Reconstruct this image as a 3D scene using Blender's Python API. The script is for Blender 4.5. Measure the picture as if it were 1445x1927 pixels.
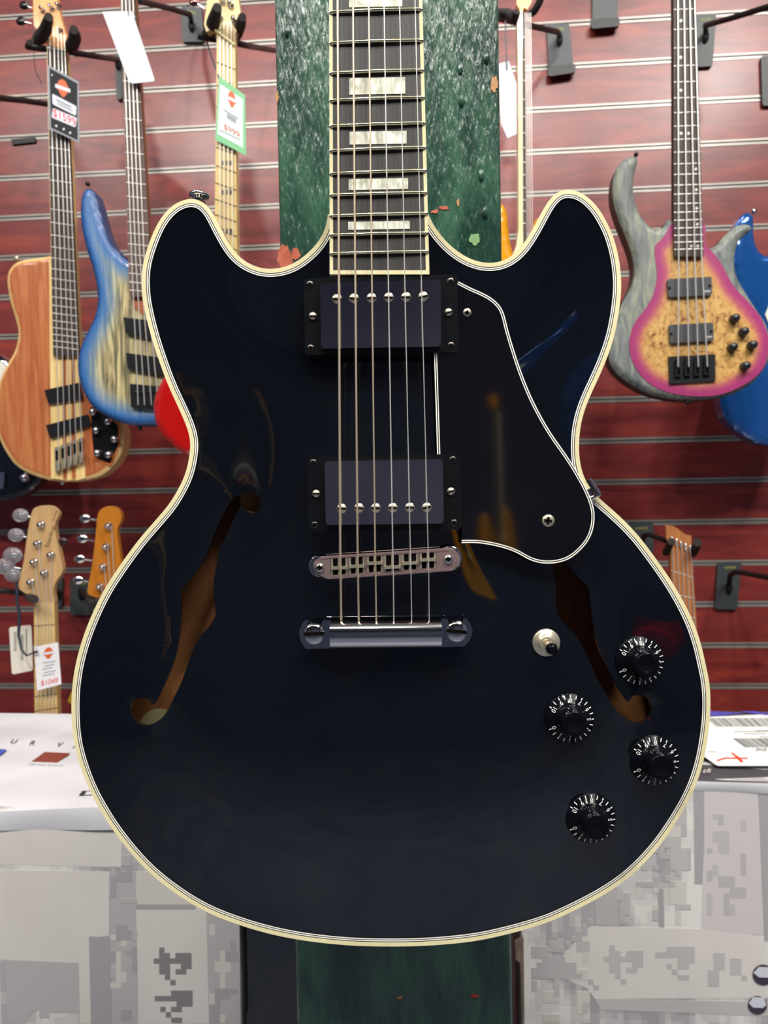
import bpy, math, random
import numpy as np
from mathutils import Vector, Matrix
from mathutils.geometry import delaunay_2d_cdt

for o in list(bpy.data.objects): bpy.data.objects.remove(o)
random.seed(7)
SC = bpy.context.scene
# ------------------------------------------------------------------ camera
F = 1450.0; CX, CY = 722.5, 963.5
CAM = Vector((0, 0, 1.30))
U = Vector((1, -.0725, .0163)).normalized()
V = Vector((-.01855, -.031, 1)); V = (V - U * V.dot(U)).normalized()
N = V.cross(U).normalized()
MW = Matrix((U, N, V))                       # rows: camera-frame (right, forward, up) -> world
cam = bpy.data.cameras.new('camera'); camo = bpy.data.objects.new('camera', cam)
SC.collection.objects.link(camo); SC.camera = camo
r_, f_, u_ = MW @ Vector((1, 0, 0)), MW @ Vector((0, 1, 0)), MW @ Vector((0, 0, 1))
camo.matrix_world = Matrix(((r_.x, u_.x, -f_.x, CAM.x), (r_.y, u_.y, -f_.y, CAM.y), (r_.z, u_.z, -f_.z, CAM.z), (0, 0, 0, 1)))
cam.sensor_fit = 'HORIZONTAL'; cam.sensor_width = 36.0; cam.lens = 36.0 * F / 1445.0
cam.clip_start = .02; cam.clip_end = 50
cam.dof.use_dof = True; cam.dof.focus_distance = .48; cam.dof.aperture_fstop = 20
# ------------------------------------------------------------------ world and exposure
SC.view_settings.view_transform = 'Standard'; SC.view_settings.look = 'None'
SC.view_settings.gamma = 1; SC.view_settings.exposure = -0.7; SC.view_settings.use_curve_mapping = False
wd = bpy.data.worlds.new('world'); SC.world = wd; wd.use_nodes = True
wd.node_tree.nodes['Background'].inputs[0].default_value = (.75, .82, 1, 1)
wd.node_tree.nodes['Background'].inputs[1].default_value = .2
# ------------------------------------------------------------------ shop ceiling lights and added fill lamps (light only, no fixtures)
def area(loc, target, sx, sy, power, col=(1, .96, .9)):
    l = bpy.data.lights.new('ceiling_or_fill_lamp', 'AREA'); l.shape = 'RECTANGLE'; l.size = sx; l.size_y = sy
    l.energy = power; l.color = col
    o = bpy.data.objects.new('ceiling_or_fill_lamp', l); SC.collection.objects.link(o); o.location = loc
    d = Vector(target) - Vector(loc); o.rotation_euler = d.to_track_quat('-Z', 'Y').to_euler(); return o
area((1.15, -.55, 3.34), (1.15, -.55, 0), .8, 1.9, 130)
area((1.35, -.1, 3.2), (.6, 1.8, 1.9), .16, .16, 26)
for lx, ly, lp in [(-.65, -.55, 34), (.0, -1.1, 44), (.45, -.5, 30), (-1.3, -.8, 44)]: area((lx, ly, 3.34), (lx * .4, .6, 1.0), .13, .13, lp)  # small fill lamps, added to brighten the scene from the front
area((-1.9, -.3, 3.34), (-.9, 1.3, .8), .5, .9, 46)  # extra fill lamp added for the left side
area((-.25, 1.0, 3.36), (-.25, 1.1, .8), 1.5, .25, 26)
# ------------------------------------------------------------------ projection
def ray(px, py): return MW @ Vector(((px - CX) / F, 1, (CY - py) / F))
def W(px, py, Y):
    r = ray(px, py); return CAM + r * (Y / r.y)
def Wz(px, py, z):
    r = ray(px, py); return CAM + r * ((z - CAM.z) / r.z)
class Plane:                                   # upright plane facing the camera side, at world Y
    n = Vector((0, -1, 0)); x = Vector((1, 0, 0)); z = Vector((0, 0, 1))
    def __init__(s, Y): s.Y = Y
    def P(s, px, py, h=0.): return W(px, py, s.Y - h)
    def u(s, h=0.): return (s.Y - h) / F
class Hero:                                    # the big guitar's own plane, square to the lens
    n = MW @ Vector((0, -1, 0)); x = MW @ Vector((1, 0, 0)); z = MW @ Vector((0, 0, 1))
    D = .49
    def P(s, px, py, h=0.):
        d = s.D - h; return CAM + MW @ Vector(((px - CX) / F * d, d, (CY - py) / F * d))
    def u(s, h=0.): return (s.D - h) / F
class Flat:                                    # horizontal plane at world z
    n = Vector((0, 0, 1)); x = Vector((1, 0, 0)); z = Vector((0, 1, 0))
    def __init__(s, z): s.zz = z
    def P(s, px, py, h=0.): return Wz(px, py, s.zz + h)
# ------------------------------------------------------------------ materials
MATS = {}
def lin(c):
    return tuple((v / 255 / 12.92) if v / 255 <= .04045 else ((v / 255 + .055) / 1.055) ** 2.4 for v in c)
def mat(name, rgb, rough=.5, metal=0., coat=0., trans=0., ior=1.5, alpha=1.):
    if name in MATS: return MATS[name]
    m = bpy.data.materials.new(name); m.use_nodes = True; b = m.node_tree.nodes['Principled BSDF']
    b.inputs['Base Color'].default_value = (*lin(rgb), 1); b.inputs['Roughness'].default_value = rough
    b.inputs['Metallic'].default_value = metal; b.inputs['Coat Weight'].default_value = coat
    b.inputs['Coat Roughness'].default_value = .05
    if max(rgb) < 24 and rough >= .6: b.inputs['Specular IOR Level'].default_value = 0
    b.inputs['Transmission Weight'].default_value = trans; b.inputs['IOR'].default_value = ior
    b.inputs['Alpha'].default_value = alpha
    MATS[name] = m
    nz = m.node_tree.nodes.new('ShaderNodeTexNoise'); nz.inputs['Scale'].default_value = 60    # slight procedural wear
    mr = m.node_tree.nodes.new('ShaderNodeMapRange'); mr.inputs[3].default_value = rough * .85; mr.inputs[4].default_value = min(1, rough * 1.2)
    m.node_tree.links.new(nz.outputs[0], mr.inputs[0]); m.node_tree.links.new(mr.outputs[0], b.inputs['Roughness'])
    return m
def nodes(m): return m.node_tree.nodes, m.node_tree.links, m.node_tree.nodes['Principled BSDF']
def grain(name, cols, scale=(60, 60, 3), dist=2., rough=.4, coat=0., nscale=1., bump=0., pos=None, det=4):
    """stretched-noise wood: cols is a list of rgb over the noise range"""
    if name in MATS: return MATS[name]
    m = mat(name, cols[0], rough, coat=coat); nt, lk, b = nodes(m)
    tc = nt.new('ShaderNodeTexCoord'); mp = nt.new('ShaderNodeMapping'); mp.inputs['Scale'].default_value = scale
    nz = nt.new('ShaderNodeTexNoise'); nz.inputs['Scale'].default_value = nscale; nz.inputs['Distortion'].default_value = dist; nz.inputs['Detail'].default_value = det
    cr = nt.new('ShaderNodeValToRGB'); e = cr.color_ramp.elements
    n = len(cols); pos = pos or [.3 + .4 * i / (n - 1) for i in range(n)]
    e[0].position = pos[0]; e[0].color = (*lin(cols[0]), 1); e[1].position = pos[-1]; e[1].color = (*lin(cols[-1]), 1)
    for i in range(1, n - 1): q = e.new(pos[i]); q.color = (*lin(cols[i]), 1)
    lk.new(tc.outputs['Object'], mp.inputs[0]); lk.new(mp.outputs[0], nz.inputs[0]); lk.new(nz.outputs[0], cr.inputs[0]); lk.new(cr.outputs[0], b.inputs['Base Color'])
    if bump:
        bp = nt.new('ShaderNodeBump'); bp.inputs['Strength'].default_value = bump; bp.inputs['Distance'].default_value = .002
        lk.new(nz.outputs[0], bp.inputs['Height']); lk.new(bp.outputs[0], b.inputs['Normal'])
    return m
def burst(name, basecols, ramp, scale=(60, 60, 4), dist=2., rough=.4, coat=0., wob=6., nscale=1., pos=None):
    """wood grain stained by a colour band along the rim (attribute 'edge' = distance to the rim)"""
    m = grain(name, basecols, scale, dist, rough, coat, nscale, pos=pos); nt, lk, b = nodes(m)
    cr0 = [n for n in nt if n.type == 'VALTORGB'][0]
    at = nt.new('ShaderNodeAttribute'); at.attribute_name = 'edge'
    nz = nt.new('ShaderNodeTexNoise'); nz.inputs['Scale'].default_value = 30
    tc = nt.new('ShaderNodeTexCoord'); lk.new(tc.outputs['Object'], nz.inputs[0])
    ma = nt.new('ShaderNodeMath'); ma.operation = 'MULTIPLY_ADD'; ma.inputs[1].default_value = wob * 2; ma.inputs[2].default_value = -wob
    ad = nt.new('ShaderNodeMath'); ad.operation = 'ADD'; dv = nt.new('ShaderNodeMath'); dv.operation = 'DIVIDE'; dv.inputs[1].default_value = ramp[-1][0]
    lk.new(nz.outputs[0], ma.inputs[0]); lk.new(at.outputs['Fac'], ad.inputs[0]); lk.new(ma.outputs[0], ad.inputs[1]); lk.new(ad.outputs[0], dv.inputs[0])
    cr = nt.new('ShaderNodeValToRGB'); e = cr.color_ramp.elements
    fa = nt.new('ShaderNodeValToRGB'); g = fa.color_ramp.elements
    def setr(el, ramp_, f):
        el[0].position = ramp_[0][0] / ramp[-1][0]; el[0].color = f(ramp_[0]); el[1].position = 1; el[1].color = f(ramp_[-1])
        for r in ramp_[1:-1]: q = el.new(r[0] / ramp[-1][0]); q.color = f(r)
    setr(e, ramp, lambda r: (*lin(r[1]), 1)); setr(g, ramp, lambda r: (r[2], r[2], r[2], 1))
    mx = nt.new('ShaderNodeMix'); mx.data_type = 'RGBA'
    lk.new(dv.outputs[0], cr.inputs[0]); lk.new(dv.outputs[0], fa.inputs[0])
    lk.new(fa.outputs[0], mx.inputs[0]); lk.new(cr0.outputs[0], mx.inputs[6]); lk.new(cr.outputs[0], mx.inputs[7]); lk.new(mx.outputs[2], b.inputs['Base Color'])
    return m
# ------------------------------------------------------------------ mesh builder (all points in world space; build() stores them relative to the parent)
class MB:
    def __init__(s): s.v = []; s.f = []; s.m = []; s.sm = []; s.attr = None
    def add(s, vs, fs, mi=0, smooth=False):
        b = len(s.v); s.v += [Vector(p) for p in vs]; s.f += [[b + i for i in f] for f in fs]; s.m += [mi] * len(fs); s.sm += [smooth] * len(fs); return s
    def prism(s, fr, pts, h0, h1, mi=0, mis=None):
        T = [fr.P(x, y, h1) for x, y in pts]; B = [t - fr.n * (h1 - h0) for t in T]; n = len(T)
        s.add(T, [list(range(n))], mi)
        s.add(T + B, [[i, i + n, (i + 1) % n + n, (i + 1) % n] for i in range(n)] + [list(range(2 * n - 1, n - 1, -1))], mi if mis is None else mis); return s
    def box(s, lo, hi, mi=0):
        x0, y0, z0 = lo; x1, y1, z1 = hi
        s.add([(x0, y0, z0), (x1, y0, z0), (x1, y1, z0), (x0, y1, z0), (x0, y0, z1), (x1, y0, z1), (x1, y1, z1), (x0, y1, z1)],
              [(0, 3, 2, 1), (4, 5, 6, 7), (0, 1, 5, 4), (1, 2, 6, 5), (2, 3, 7, 6), (3, 0, 4, 7)], mi); return s
    def lathe(s, fr, c, prof, seg=24, mi=0, sx=1., sz=1., axis=None, smooth=True):
        n = axis.normalized() if axis is not None else fr.n
        if axis is None: x, z = fr.x, fr.z
        else:
            x = n.cross(Vector((0, 0, 1))); x = (x if x.length > .1 else n.cross(Vector((0, 1, 0)))).normalized(); z = x.cross(n)
        vs = []; fs = []; k = len(prof)
        for i in range(seg):
            a = 2 * math.pi * i / seg
            for r, h in prof: vs.append(c + x * (r * sx * math.cos(a)) + z * (r * sz * math.sin(a)) + n * h)
        for i in range(seg):
            j = (i + 1) % seg
            for q in range(k - 1): fs.append([i * k + q, j * k + q, j * k + q + 1, i * k + q + 1])
        s.add(vs, fs, mi, smooth)
        if prof[0][0] > 1e-6: s.add([vs[i * k] for i in range(seg)], [list(range(seg))[::-1]], mi)
        if prof[-1][0] > 1e-6: s.add([vs[i * k + k - 1] for i in range(seg)], [list(range(seg))], mi)
        return s
    def ball(s, fr, c, r, sx=1, sz=1, sy=1., mi=0, seg=16):
        return s.lathe(fr, c, [(max(1e-7, r * math.sin(math.pi * i / 8)), -r * sy * math.cos(math.pi * i / 8)) for i in range(9)], seg, mi, sx, sz)
    def tube(s, pts, r, seg=8, mi=0, cap=True):
        pts = [Vector(p) for p in pts]; rs = r if isinstance(r, (list, tuple)) else [r] * len(pts); vs = []; ref = None
        for i, p in enumerate(pts):
            t = (pts[min(i + 1, len(pts) - 1)] - pts[max(i - 1, 0)]).normalized()
            if ref is None: ref = t.cross(Vector((0, -1, 0))); ref = (ref if ref.length > .1 else t.cross(Vector((1, 0, 0)))).normalized()
            a = (ref - t * ref.dot(t)).normalized(); ref = a; b = t.cross(a)
            for q in range(seg): an = 2 * math.pi * q / seg; vs.append(p + (a * math.cos(an) + b * math.sin(an)) * rs[i])
        fs = [[i * seg + q, i * seg + (q + 1) % seg, (i + 1) * seg + (q + 1) % seg, (i + 1) * seg + q] for i in range(len(pts) - 1) for q in range(seg)]
        s.add(vs, fs, mi, True)
        if cap: s.add(vs[:seg] + vs[-seg:], [list(range(seg))[::-1], list(range(seg, 2 * seg))], mi)
        return s
    def text(s, fr, body, org, ex, ey, h=0., mi=0, align='CENTER'):
        vs, fs = glyphs(body, align)
        s.add([fr.P(org[0] + x * ex[0] + y * ey[0], org[1] + x * ex[1] + y * ey[1], h) for x, y in vs], fs, mi); return s
    def build(s, name, mats, parent=None, bevel=0., seg=2, smooth=None):
        me = bpy.data.meshes.new(name); mats = mats if isinstance(mats, (list, tuple)) else [mats]
        inv = parent_matrix(parent).inverted() if parent else Matrix()
        org = Vector()
        if not parent and s.v:
            org = Vector((sum(v.x for v in s.v) / len(s.v), sum(v.y for v in s.v) / len(s.v), min(v.z for v in s.v)))
        me.from_pydata([tuple(inv @ v - org) for v in s.v], [], s.f)
        for m in mats: me.materials.append(m)
        me.polygons.foreach_set('material_index', s.m)
        me.polygons.foreach_set('use_smooth', [True] * len(s.f) if smooth else s.sm)
        if s.attr is not None:
            a = me.attributes.new('edge', 'FLOAT', 'POINT'); arr = list(s.attr) + [0.] * (len(s.v) - len(s.attr)); a.data.foreach_set('value', arr)
        me.update()
        o = bpy.data.objects.new(name, me); SC.collection.objects.link(o); o.location = org
        if parent: o.parent = parent
        if bevel:
            b = o.modifiers.new('Bevel', 'BEVEL'); b.width = bevel; b.segments = seg; b.limit_method = 'ANGLE'; b.angle_limit = .6
        return o
def parent_matrix(o):
    m = o.matrix_basis.copy()
    while o.parent: o = o.parent; m = o.matrix_basis @ m
    return m
GC = {}
def glyphs(body, align):
    if (body, align) in GC: return GC[(body, align)]
    c = bpy.data.curves.new('lettering', 'FONT'); c.body = body; c.align_x = align; c.align_y = 'CENTER'; c.resolution_u = 3
    o = bpy.data.objects.new('lettering', c); SC.collection.objects.link(o)
    dg = bpy.context.evaluated_depsgraph_get(); me = bpy.data.meshes.new_from_object(o.evaluated_get(dg))
    r = ([(v.co.x, v.co.y) for v in me.vertices], [list(p.vertices) for p in me.polygons])
    bpy.data.objects.remove(o); bpy.data.curves.remove(c); bpy.data.meshes.remove(me)
    GC[(body, align)] = r; return r
def root(name, loc, label, cat, group=None, M=None):
    o = bpy.data.objects.new(name, None); SC.collection.objects.link(o); o.empty_display_size = .03
    if M is not None: o.matrix_basis = M
    else: o.location = loc
    o['label'] = label; o['category'] = cat
    if group: o['group'] = group
    return o
def tag(o, label, cat, group=None):
    o['label'] = label; o['category'] = cat
    if group: o['group'] = group
    return o
def struct(o): o['kind'] = 'structure'; return o
# ------------------------------------------------------------------ 2-D helpers (outline work, in drawing units)
def catmull(pts, step, closed=True):
    P = np.array(pts, float); n = len(P); out = []
    for i in range(n if closed else n - 1):
        if closed: p0, p1, p2, p3 = P[(i - 1) % n], P[i], P[(i + 1) % n], P[(i + 2) % n]
        else: p0, p1, p2, p3 = P[max(i - 1, 0)], P[i], P[i + 1], P[min(i + 2, n - 1)]
        k = max(1, int(np.hypot(*(p2 - p1)) / step))
        for t in np.arange(k) / k:
            out.append(.5 * (2 * p1 + (p2 - p0) * t + (2 * p0 - 5 * p1 + 4 * p2 - p3) * t * t + (3 * p1 - p0 - 3 * p2 + p3) * t ** 3))
    if not closed: out.append(P[-1])
    return np.array(out)
def resample(P, step, closed):
    Q = np.vstack([P, P[:1]]) if closed else P
    d = np.r_[0, np.cumsum(np.hypot(*np.diff(Q, axis=0).T))]; k = max(3, int(d[-1] / step))
    t = np.linspace(0, d[-1], k + 1); R = np.c_[np.interp(t, d, Q[:, 0]), np.interp(t, d, Q[:, 1])]
    return R[:-1] if closed else R
def smooth(P, it, closed):
    P = P.copy()
    for _ in range(it):
        if closed: P = .5 * P + .25 * (np.roll(P, 1, 0) + np.roll(P, -1, 0))
        else: P[1:-1] = .5 * P[1:-1] + .25 * (P[:-2] + P[2:])
    return P
def inside(pts, poly):
    x, y = pts[:, 0], pts[:, 1]; c = np.zeros(len(pts), bool); n = len(poly)
    for i in range(n):
        x0, y0 = poly[i]; x1, y1 = poly[(i + 1) % n]
        if y0 == y1: continue
        c ^= ((y0 > y) != (y1 > y)) & (x < (x1 - x0) * (y - y0) / (y1 - y0) + x0)
    return c
def dist(pts, poly, closed=True):
    d = np.full(len(pts), 1e9); n = len(poly)
    for i in range(n if closed else n - 1):
        a, b = poly[i], poly[(i + 1) % n]; ab = b - a; L = ab.dot(ab) + 1e-12
        t = np.clip(((pts - a) @ ab) / L, 0, 1); d = np.minimum(d, np.hypot(*(pts - (a + t[:, None] * ab)).T))
    return d
def fill(outline, holes, step):
    loops = [outline] + holes; vs = []; ed = []
    for L in loops:
        b = len(vs); vs += [tuple(p) for p in L]; ed += [(b + i, b + (i + 1) % len(L)) for i in range(len(L))]
    lo, hi = outline.min(0), outline.max(0)
    g = np.array([(x + (step / 2 if j % 2 else 0), y) for j, y in enumerate(np.arange(lo[1], hi[1], step * .87)) for x in np.arange(lo[0], hi[0], step)])
    k = inside(g, outline) & (dist(g, outline) > step * .55)
    for h in holes: k &= ~inside(g, h) & (dist(g, h) > step * .55)
    g = g[k]; vs += [tuple(p) for p in g]
    r = delaunay_2d_cdt([Vector(v) for v in vs], ed, [], 0, 1e-4)
    rv = np.array([tuple(v) for v in r[0]]); tri = [list(f) for f in r[2]]
    cen = np.array([rv[f].mean(0) for f in tri]); k = inside(cen, outline)
    for h in holes: k &= ~inside(cen, h)
    return rv, [f for f, q in zip(tri, k) if q]
def body_mesh(fr, outline, step, thick, round_=.004, dome=0.):
    """solid guitar body: meshed front with 'edge' attribute, rounded-over rim, sides and back"""
    P = resample(smooth(catmull(outline, step * .7), 2, True), step, True)
    vs, tri = fill(P, [], step * 1.4); d = dist(vs, P); mb = MB(); rp = round_ / fr.u()
    def hh(t): t = min(1, t / rp); return -round_ * (1 - math.sqrt(max(0, 1 - (1 - t) ** 2)))
    w = [fr.P(x, y, 0) + fr.n * (hh(q) + dome * min(1, q / 40)) for (x, y), q in zip(vs, d)]
    mb.add(w, tri, 0, True); mb.attr = list(d)
    n = len(P); T = [fr.P(x, y, 0) - fr.n * round_ for x, y in P]; B = [t - fr.n * (thick - round_) for t in T]
    mb.add(T + B, [[i, i + n, (i + 1) % n + n, (i + 1) % n] for i in range(n)], 1, True)
    mb.add(B, [list(range(n))], 1)
    return mb
def circ(fr, px, py, rpx, prof, name, m, parent, seg=24, h=0., bevel=0):
    """round fitting standing on the face: prof = [(radius fraction, height m)]"""
    u = fr.u(h); return MB().lathe(fr, fr.P(px, py, h), [(max(1e-7, a * rpx * u), b) for a, b in prof], seg).build(name, m, parent, bevel)
def lerp(a, b, t): return a + (b - a) * t
# ------------------------------------------------------------------ shared materials
CHROME = mat('chrome', (215, 212, 210), .08, 1.); NICKEL = mat('aged_nickel', (214, 204, 178), .3, .8)
BLACKM = mat('black_satin_metal', (26, 26, 28), .4, .3); BLACKP = mat('black_plastic', (14, 14, 16), .25)
STEEL = mat('string_steel', (226, 224, 218), .3, .6); BRONZE = mat('wound_string', (214, 196, 170), .34, .7)
ROSE = grain('rosewood', [(38, 26, 22), (62, 44, 36)], (200, 200, 6), 1, .55); EBONY = grain('ebony', [(32, 31, 30), (44, 42, 40)], (260, 200, 10), 1, .5)
MAPLE = grain('pale_maple', [(214, 178, 112), (236, 208, 146)], (160, 100, 5), 1, .35, .3)
MAPLE_Y = grain('yellow_maple', [(200, 170, 100), (222, 196, 126)], (160, 100, 5), 1, .35, .3)
FOAM = mat('dark_foam', (42, 36, 34), .85); GREYM = grain('grey_powder_coat', [(52, 58, 60), (62, 68, 70)], (300, 300, 300), 0, .45)
# ================================================================== SETTING
YW = 1.85
za, zb = W(0, 110, YW).z, W(0, 1291, YW).z; SP = (za - zb) / 16
wall_m = grain('red_laminate', [(96, 30, 30), (124, 46, 42), (144, 56, 42)], (5, 5, 26), 1.2, .42, .5, 1., pos=[.3, .55, .75])
nt, lk, b = nodes(wall_m); b.inputs['Coat Weight'].default_value = .5; b.inputs['Specular IOR Level'].default_value = .25; b.inputs['Coat Roughness'].default_value = .27
alu = grain('brushed_aluminium', [(122, 116, 110), (166, 160, 154)], (4, 300, 300), 0, .34); nodes(alu)[2].inputs['Metallic'].default_value = .35
X0, X1 = -2.6, 2.6
mb = MB(); mt = MB(); z = zb - SP * 14
while z > .2: z -= SP
gz = []
zz = z
while zz < 3.4: gz.append(zz); zz += SP
GH = .0068
edges = [0.] + [q for g_ in gz for q in (g_ - GH, g_ + GH)] + [3.4]
for i in range(0, len(edges), 2):
    if edges[i + 1] > edges[i]: mb.box((X0, YW, edges[i]), (X1, YW + .018, edges[i + 1]))
mb.box((X0, YW + .012, 0), (X1, YW + .03, 3.4))
struct(mb.build('wall_back', wall_m, bevel=.0008))
for g_ in gz:
    mt.box((X0, YW - .0012, g_ + GH - .0046), (X1, YW + .011, g_ + GH)); mt.box((X0, YW - .0012, g_ - GH), (X1, YW + .011, g_ - GH + .0046))
    mt.box((X0, YW + .0022, g_ - GH), (X1, YW + .011, g_ + GH))
struct(mt.build('trim_1', alu))
floor_m = grain('grey_vinyl_floor', [(88, 96, 114), (108, 114, 130)], (3, 3, 3), 1, .35)
plain = grain('dark_shop_wall', [(62, 76, 106), (88, 92, 112)], (2, 2, 2), 1, .6)
ceil_m = grain('ceiling_tile', [(140, 142, 148), (156, 156, 160)], (6, 6, 6), 0, .9)
struct(MB().box((X0, -3.6, -.05), (X1, YW + .03, 0)).build('floor', floor_m))
struct(MB().box((X0, -3.6, 3.4), (X1, YW + .03, 3.45)).build('ceiling', ceil_m))
struct(MB().box((X0, -3.65, 0), (X1, -3.6, 3.4)).build('wall_front', plain))
struct(MB().box((X0 - .05, -3.6, 0), (X0, YW, 3.4)).build('wall_left', plain))
struct(MB().box((X1, -3.6, 0), (X1 + .05, YW, 3.4)).build('wall_right', plain))
# ------------------------------------------------------------------ green timber post
YP = .66
post_m = mat('chipped_green_gloss_paint', (22, 74, 52), .24, coat=.4); nt, lk, b = nodes(post_m)
tc = nt.new('ShaderNodeTexCoord')
def nz_(scale, s, det=6, dist_=0.):
    mp = nt.new('ShaderNodeMapping'); mp.inputs['Scale'].default_value = scale; lk.new(tc.outputs['Object'], mp.inputs[0])
    n = nt.new('ShaderNodeTexNoise'); n.inputs['Scale'].default_value = s; n.inputs['Detail'].default_value = det; n.inputs['Distortion'].default_value = dist_; lk.new(mp.outputs[0], n.inputs[0]); return n
n1 = nz_((430, 430, 62), 1, 6, .2); n2 = nz_((46, 46, 13), 1, 4, .3)
ma = nt.new('ShaderNodeMath'); ma.operation = 'MULTIPLY_ADD'; ma.inputs[1].default_value = .6
lk.new(n2.outputs[0], ma.inputs[0]); lk.new(n1.outputs[0], ma.inputs[2])
bp = nt.new('ShaderNodeBump'); bp.inputs['Strength'].default_value = 1.; bp.inputs['Distance'].default_value = .0024
lk.new(ma.outputs[0], bp.inputs['Height']); lk.new(bp.outputs[0], b.inputs['Normal']); lk.new(bp.outputs[0], b.inputs['Coat Normal'])
cr = nt.new('ShaderNodeValToRGB'); e = cr.color_ramp.elements; e[0].position = .38; e[0].color = (*lin((24, 56, 44)), 1); e[1].position = .66; e[1].color = (*lin((54, 92, 72)), 1)
lk.new(n2.outputs[0], cr.inputs[0]); lk.new(cr.outputs[0], b.inputs['Base Color'])
xl, xr = W(515, 0, YP).x, W(938, 0, YP).x
pr = root('timber_post', ((xl + xr) / 2, YP + .09, 0), 'square timber post in chipped glossy green paint behind the black guitar', 'post')
MB().box((xl, YP, 0.002), (xr, YP + .18, 3.395)).build('post_shaft', post_m, pr, .004, 3)
fp = Plane(YP)
def blob(px, py, rx, ry, name, m, parent, seed, n=26, fr=fp, h=.0006, amp=.45):
    rnd = random.Random(seed); k = [rnd.uniform(-1, 1) for _ in range(8)]
    pts = []
    for i in range(n):
        a = 2 * math.pi * i / n; q = 1 + amp * (.5 * k[0] * math.sin(2 * a + k[1] * 3) + .4 * k[2] * math.sin(3 * a + k[3] * 3) + .35 * k[4] * math.sin(5 * a + k[5] * 3) + .2 * k[6] * math.sin(9 * a))
        pts.append((px + rx * q * math.cos(a), py - ry * q * math.sin(a)))
    return MB().prism(fr, pts, -.0005, h).build(name, m, parent)
CHIP = grain('bare_orange_primer', [(150, 66, 40), (182, 92, 60)], (80, 80, 80), 1, .6); CHIPG = grain('old_light_green_paint', [(96, 136, 84), (120, 160, 104)], (90, 90, 90), 1, .5); CHIPY = mat('bare_wood', (168, 120, 72), .6)
blob(536, 486, 14, 24, 'paint_chip', CHIP, pr, 3); blob(556, 478, 8, 12, 'paint_chip', CHIP, pr, 5); blob(893, 450, 10, 11, 'paint_chip', CHIPG, pr, 9, amp=.3)
blob(930, 158, 6, 16, 'paint_chip', CHIPY, pr, 4); blob(835, 391, 8, 4, 'paint_chip', CHIP, pr, 6); blob(818, 398, 7, 3, 'paint_chip', CHIP, pr, 8); blob(521, 182, 3, 10, 'paint_chip', CHIPY, pr, 12)
blob(893, 1875, 6, 3, 'paint_chip', mat('red_paint_spot', (170, 50, 30), .5), pr, 2); blob(752, 1878, 5, 2.5, 'paint_chip', CHIPY, pr, 7); blob(862, 381, 2.5, 7, 'paint_chip', CHIPY, pr, 17)
for i, (x_, y_) in enumerate([(866, 130), (915, 110), (905, 330), (912, 400), (868, 190), (540, 60)]):     # drips and knots of thick paint
    u = fp.u(); MB().lathe(fp, fp.P(x_, y_, 0), [(8 * u, -.001), (7 * u, .0012), (4 * u, .002), (1e-7, .0022)], 14, 0, .7, 1.6).build('paint_drip', post_m, pr)

# ================================================================== HERO GUITAR
H = Hero()
hero_M = Matrix.Translation(H.P(722.5, 1100, 0)) @ MW.to_4x4()
hero = root('electric_guitar', None, 'large glossy black semi-hollow electric guitar with cream binding, nearest to the camera', 'guitar', M=hero_M)
GLOSS = mat('gloss_black_lacquer', (8, 11, 17), .035, coat=1.); nodes(GLOSS)[2].inputs['Coat Roughness'].default_value = .02
CREAM = grain('aged_cream_binding', [(212, 203, 158), (224, 215, 172)], (30, 30, 30), 1, .3, .3); WHITE = mat('white_plastic', (236, 234, 222), .3)
INWOOD = grain('bare_inner_wood', [(140, 88, 50), (178, 120, 72)], (60, 60, 8), 1, .7)
OUT = [(617, 404), (617, 413), (611, 434), (597, 459), (570, 485), (543, 501), (515, 507), (493, 506), (471, 498), (452, 486), (436, 467), (420, 440), (406.5, 413), (396, 394), (385, 382), (371.5, 375), (358, 373.5), (342, 378), (323, 388.6), (304, 410), (290.5, 434.5), (280, 461.5), (271.6, 488.5), (267.5, 513), (267, 540), (271, 575), (283, 626), (299, 677), (318.6, 729), (338, 771), (353, 806), (359, 832), (357, 858), (348, 896), (324, 941), (302, 969), (263, 1014), (229, 1060), (196, 1111), (170, 1165), (152.6, 1213), (141.7, 1257), (136, 1301), (135.5, 1350), (140, 1397), (152, 1442), (169.5, 1487), (190, 1525), (214.5, 1563), (249, 1607), (287, 1646), (332, 1681), (380.6, 1711), (432, 1733), (495, 1753), (566.5, 1768), (651, 1777.5), (731, 1780), (811, 1778), (891.7, 1770), (952, 1757.5), (1008, 1742), (1051, 1726), (1126, 1688.5), (1183, 1650), (1232, 1601), (1269.7, 1549), (1300, 1496), (1318.7, 1447), (1330, 1394), (1335.7, 1340), (1334.5, 1290), (1328, 1255), (1315, 1201), (1296, 1153), (1268, 1102), (1239, 1059), (1203, 1011), (1171, 977), (1141, 950), (1116, 928), (1102, 906), (1093, 883), (1089, 855), (1089, 828), (1093, 795), (1104, 759), (1119, 725.6), (1134, 692.5), (1149, 653), (1158, 620), (1165.5, 575), (1168.5, 535), (1165, 494.5), (1159, 466), (1151, 439.6), (1139, 415), (1126, 393), (1109.5, 375), (1093, 363), (1076, 357.4), (1059.6, 357), (1046, 363), (1036, 373), (1026, 388), (1015, 408), (1003, 431), (989, 454), (975, 472), (958, 486), (939, 494), (914, 496), (882, 487), (853, 468), (831, 445.7), (815, 424), (806, 404)]
outc = smooth(resample(catmull(OUT, 3, False), 6, False), 8, False)
OUTN = len(outc)
def offset(P, d):
    t = np.gradient(P, axis=0); t /= np.hypot(*t.T)[:, None]; n = np.c_[-t[:, 1], t[:, 0]]        # traced anticlockwise on screen: inward normal
    c = P.mean(0); s = 1 if inside((P + n * 4)[OUTN // 3:OUTN // 3 + 1], P)[0] else -1
    return P + n * s * d
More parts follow.
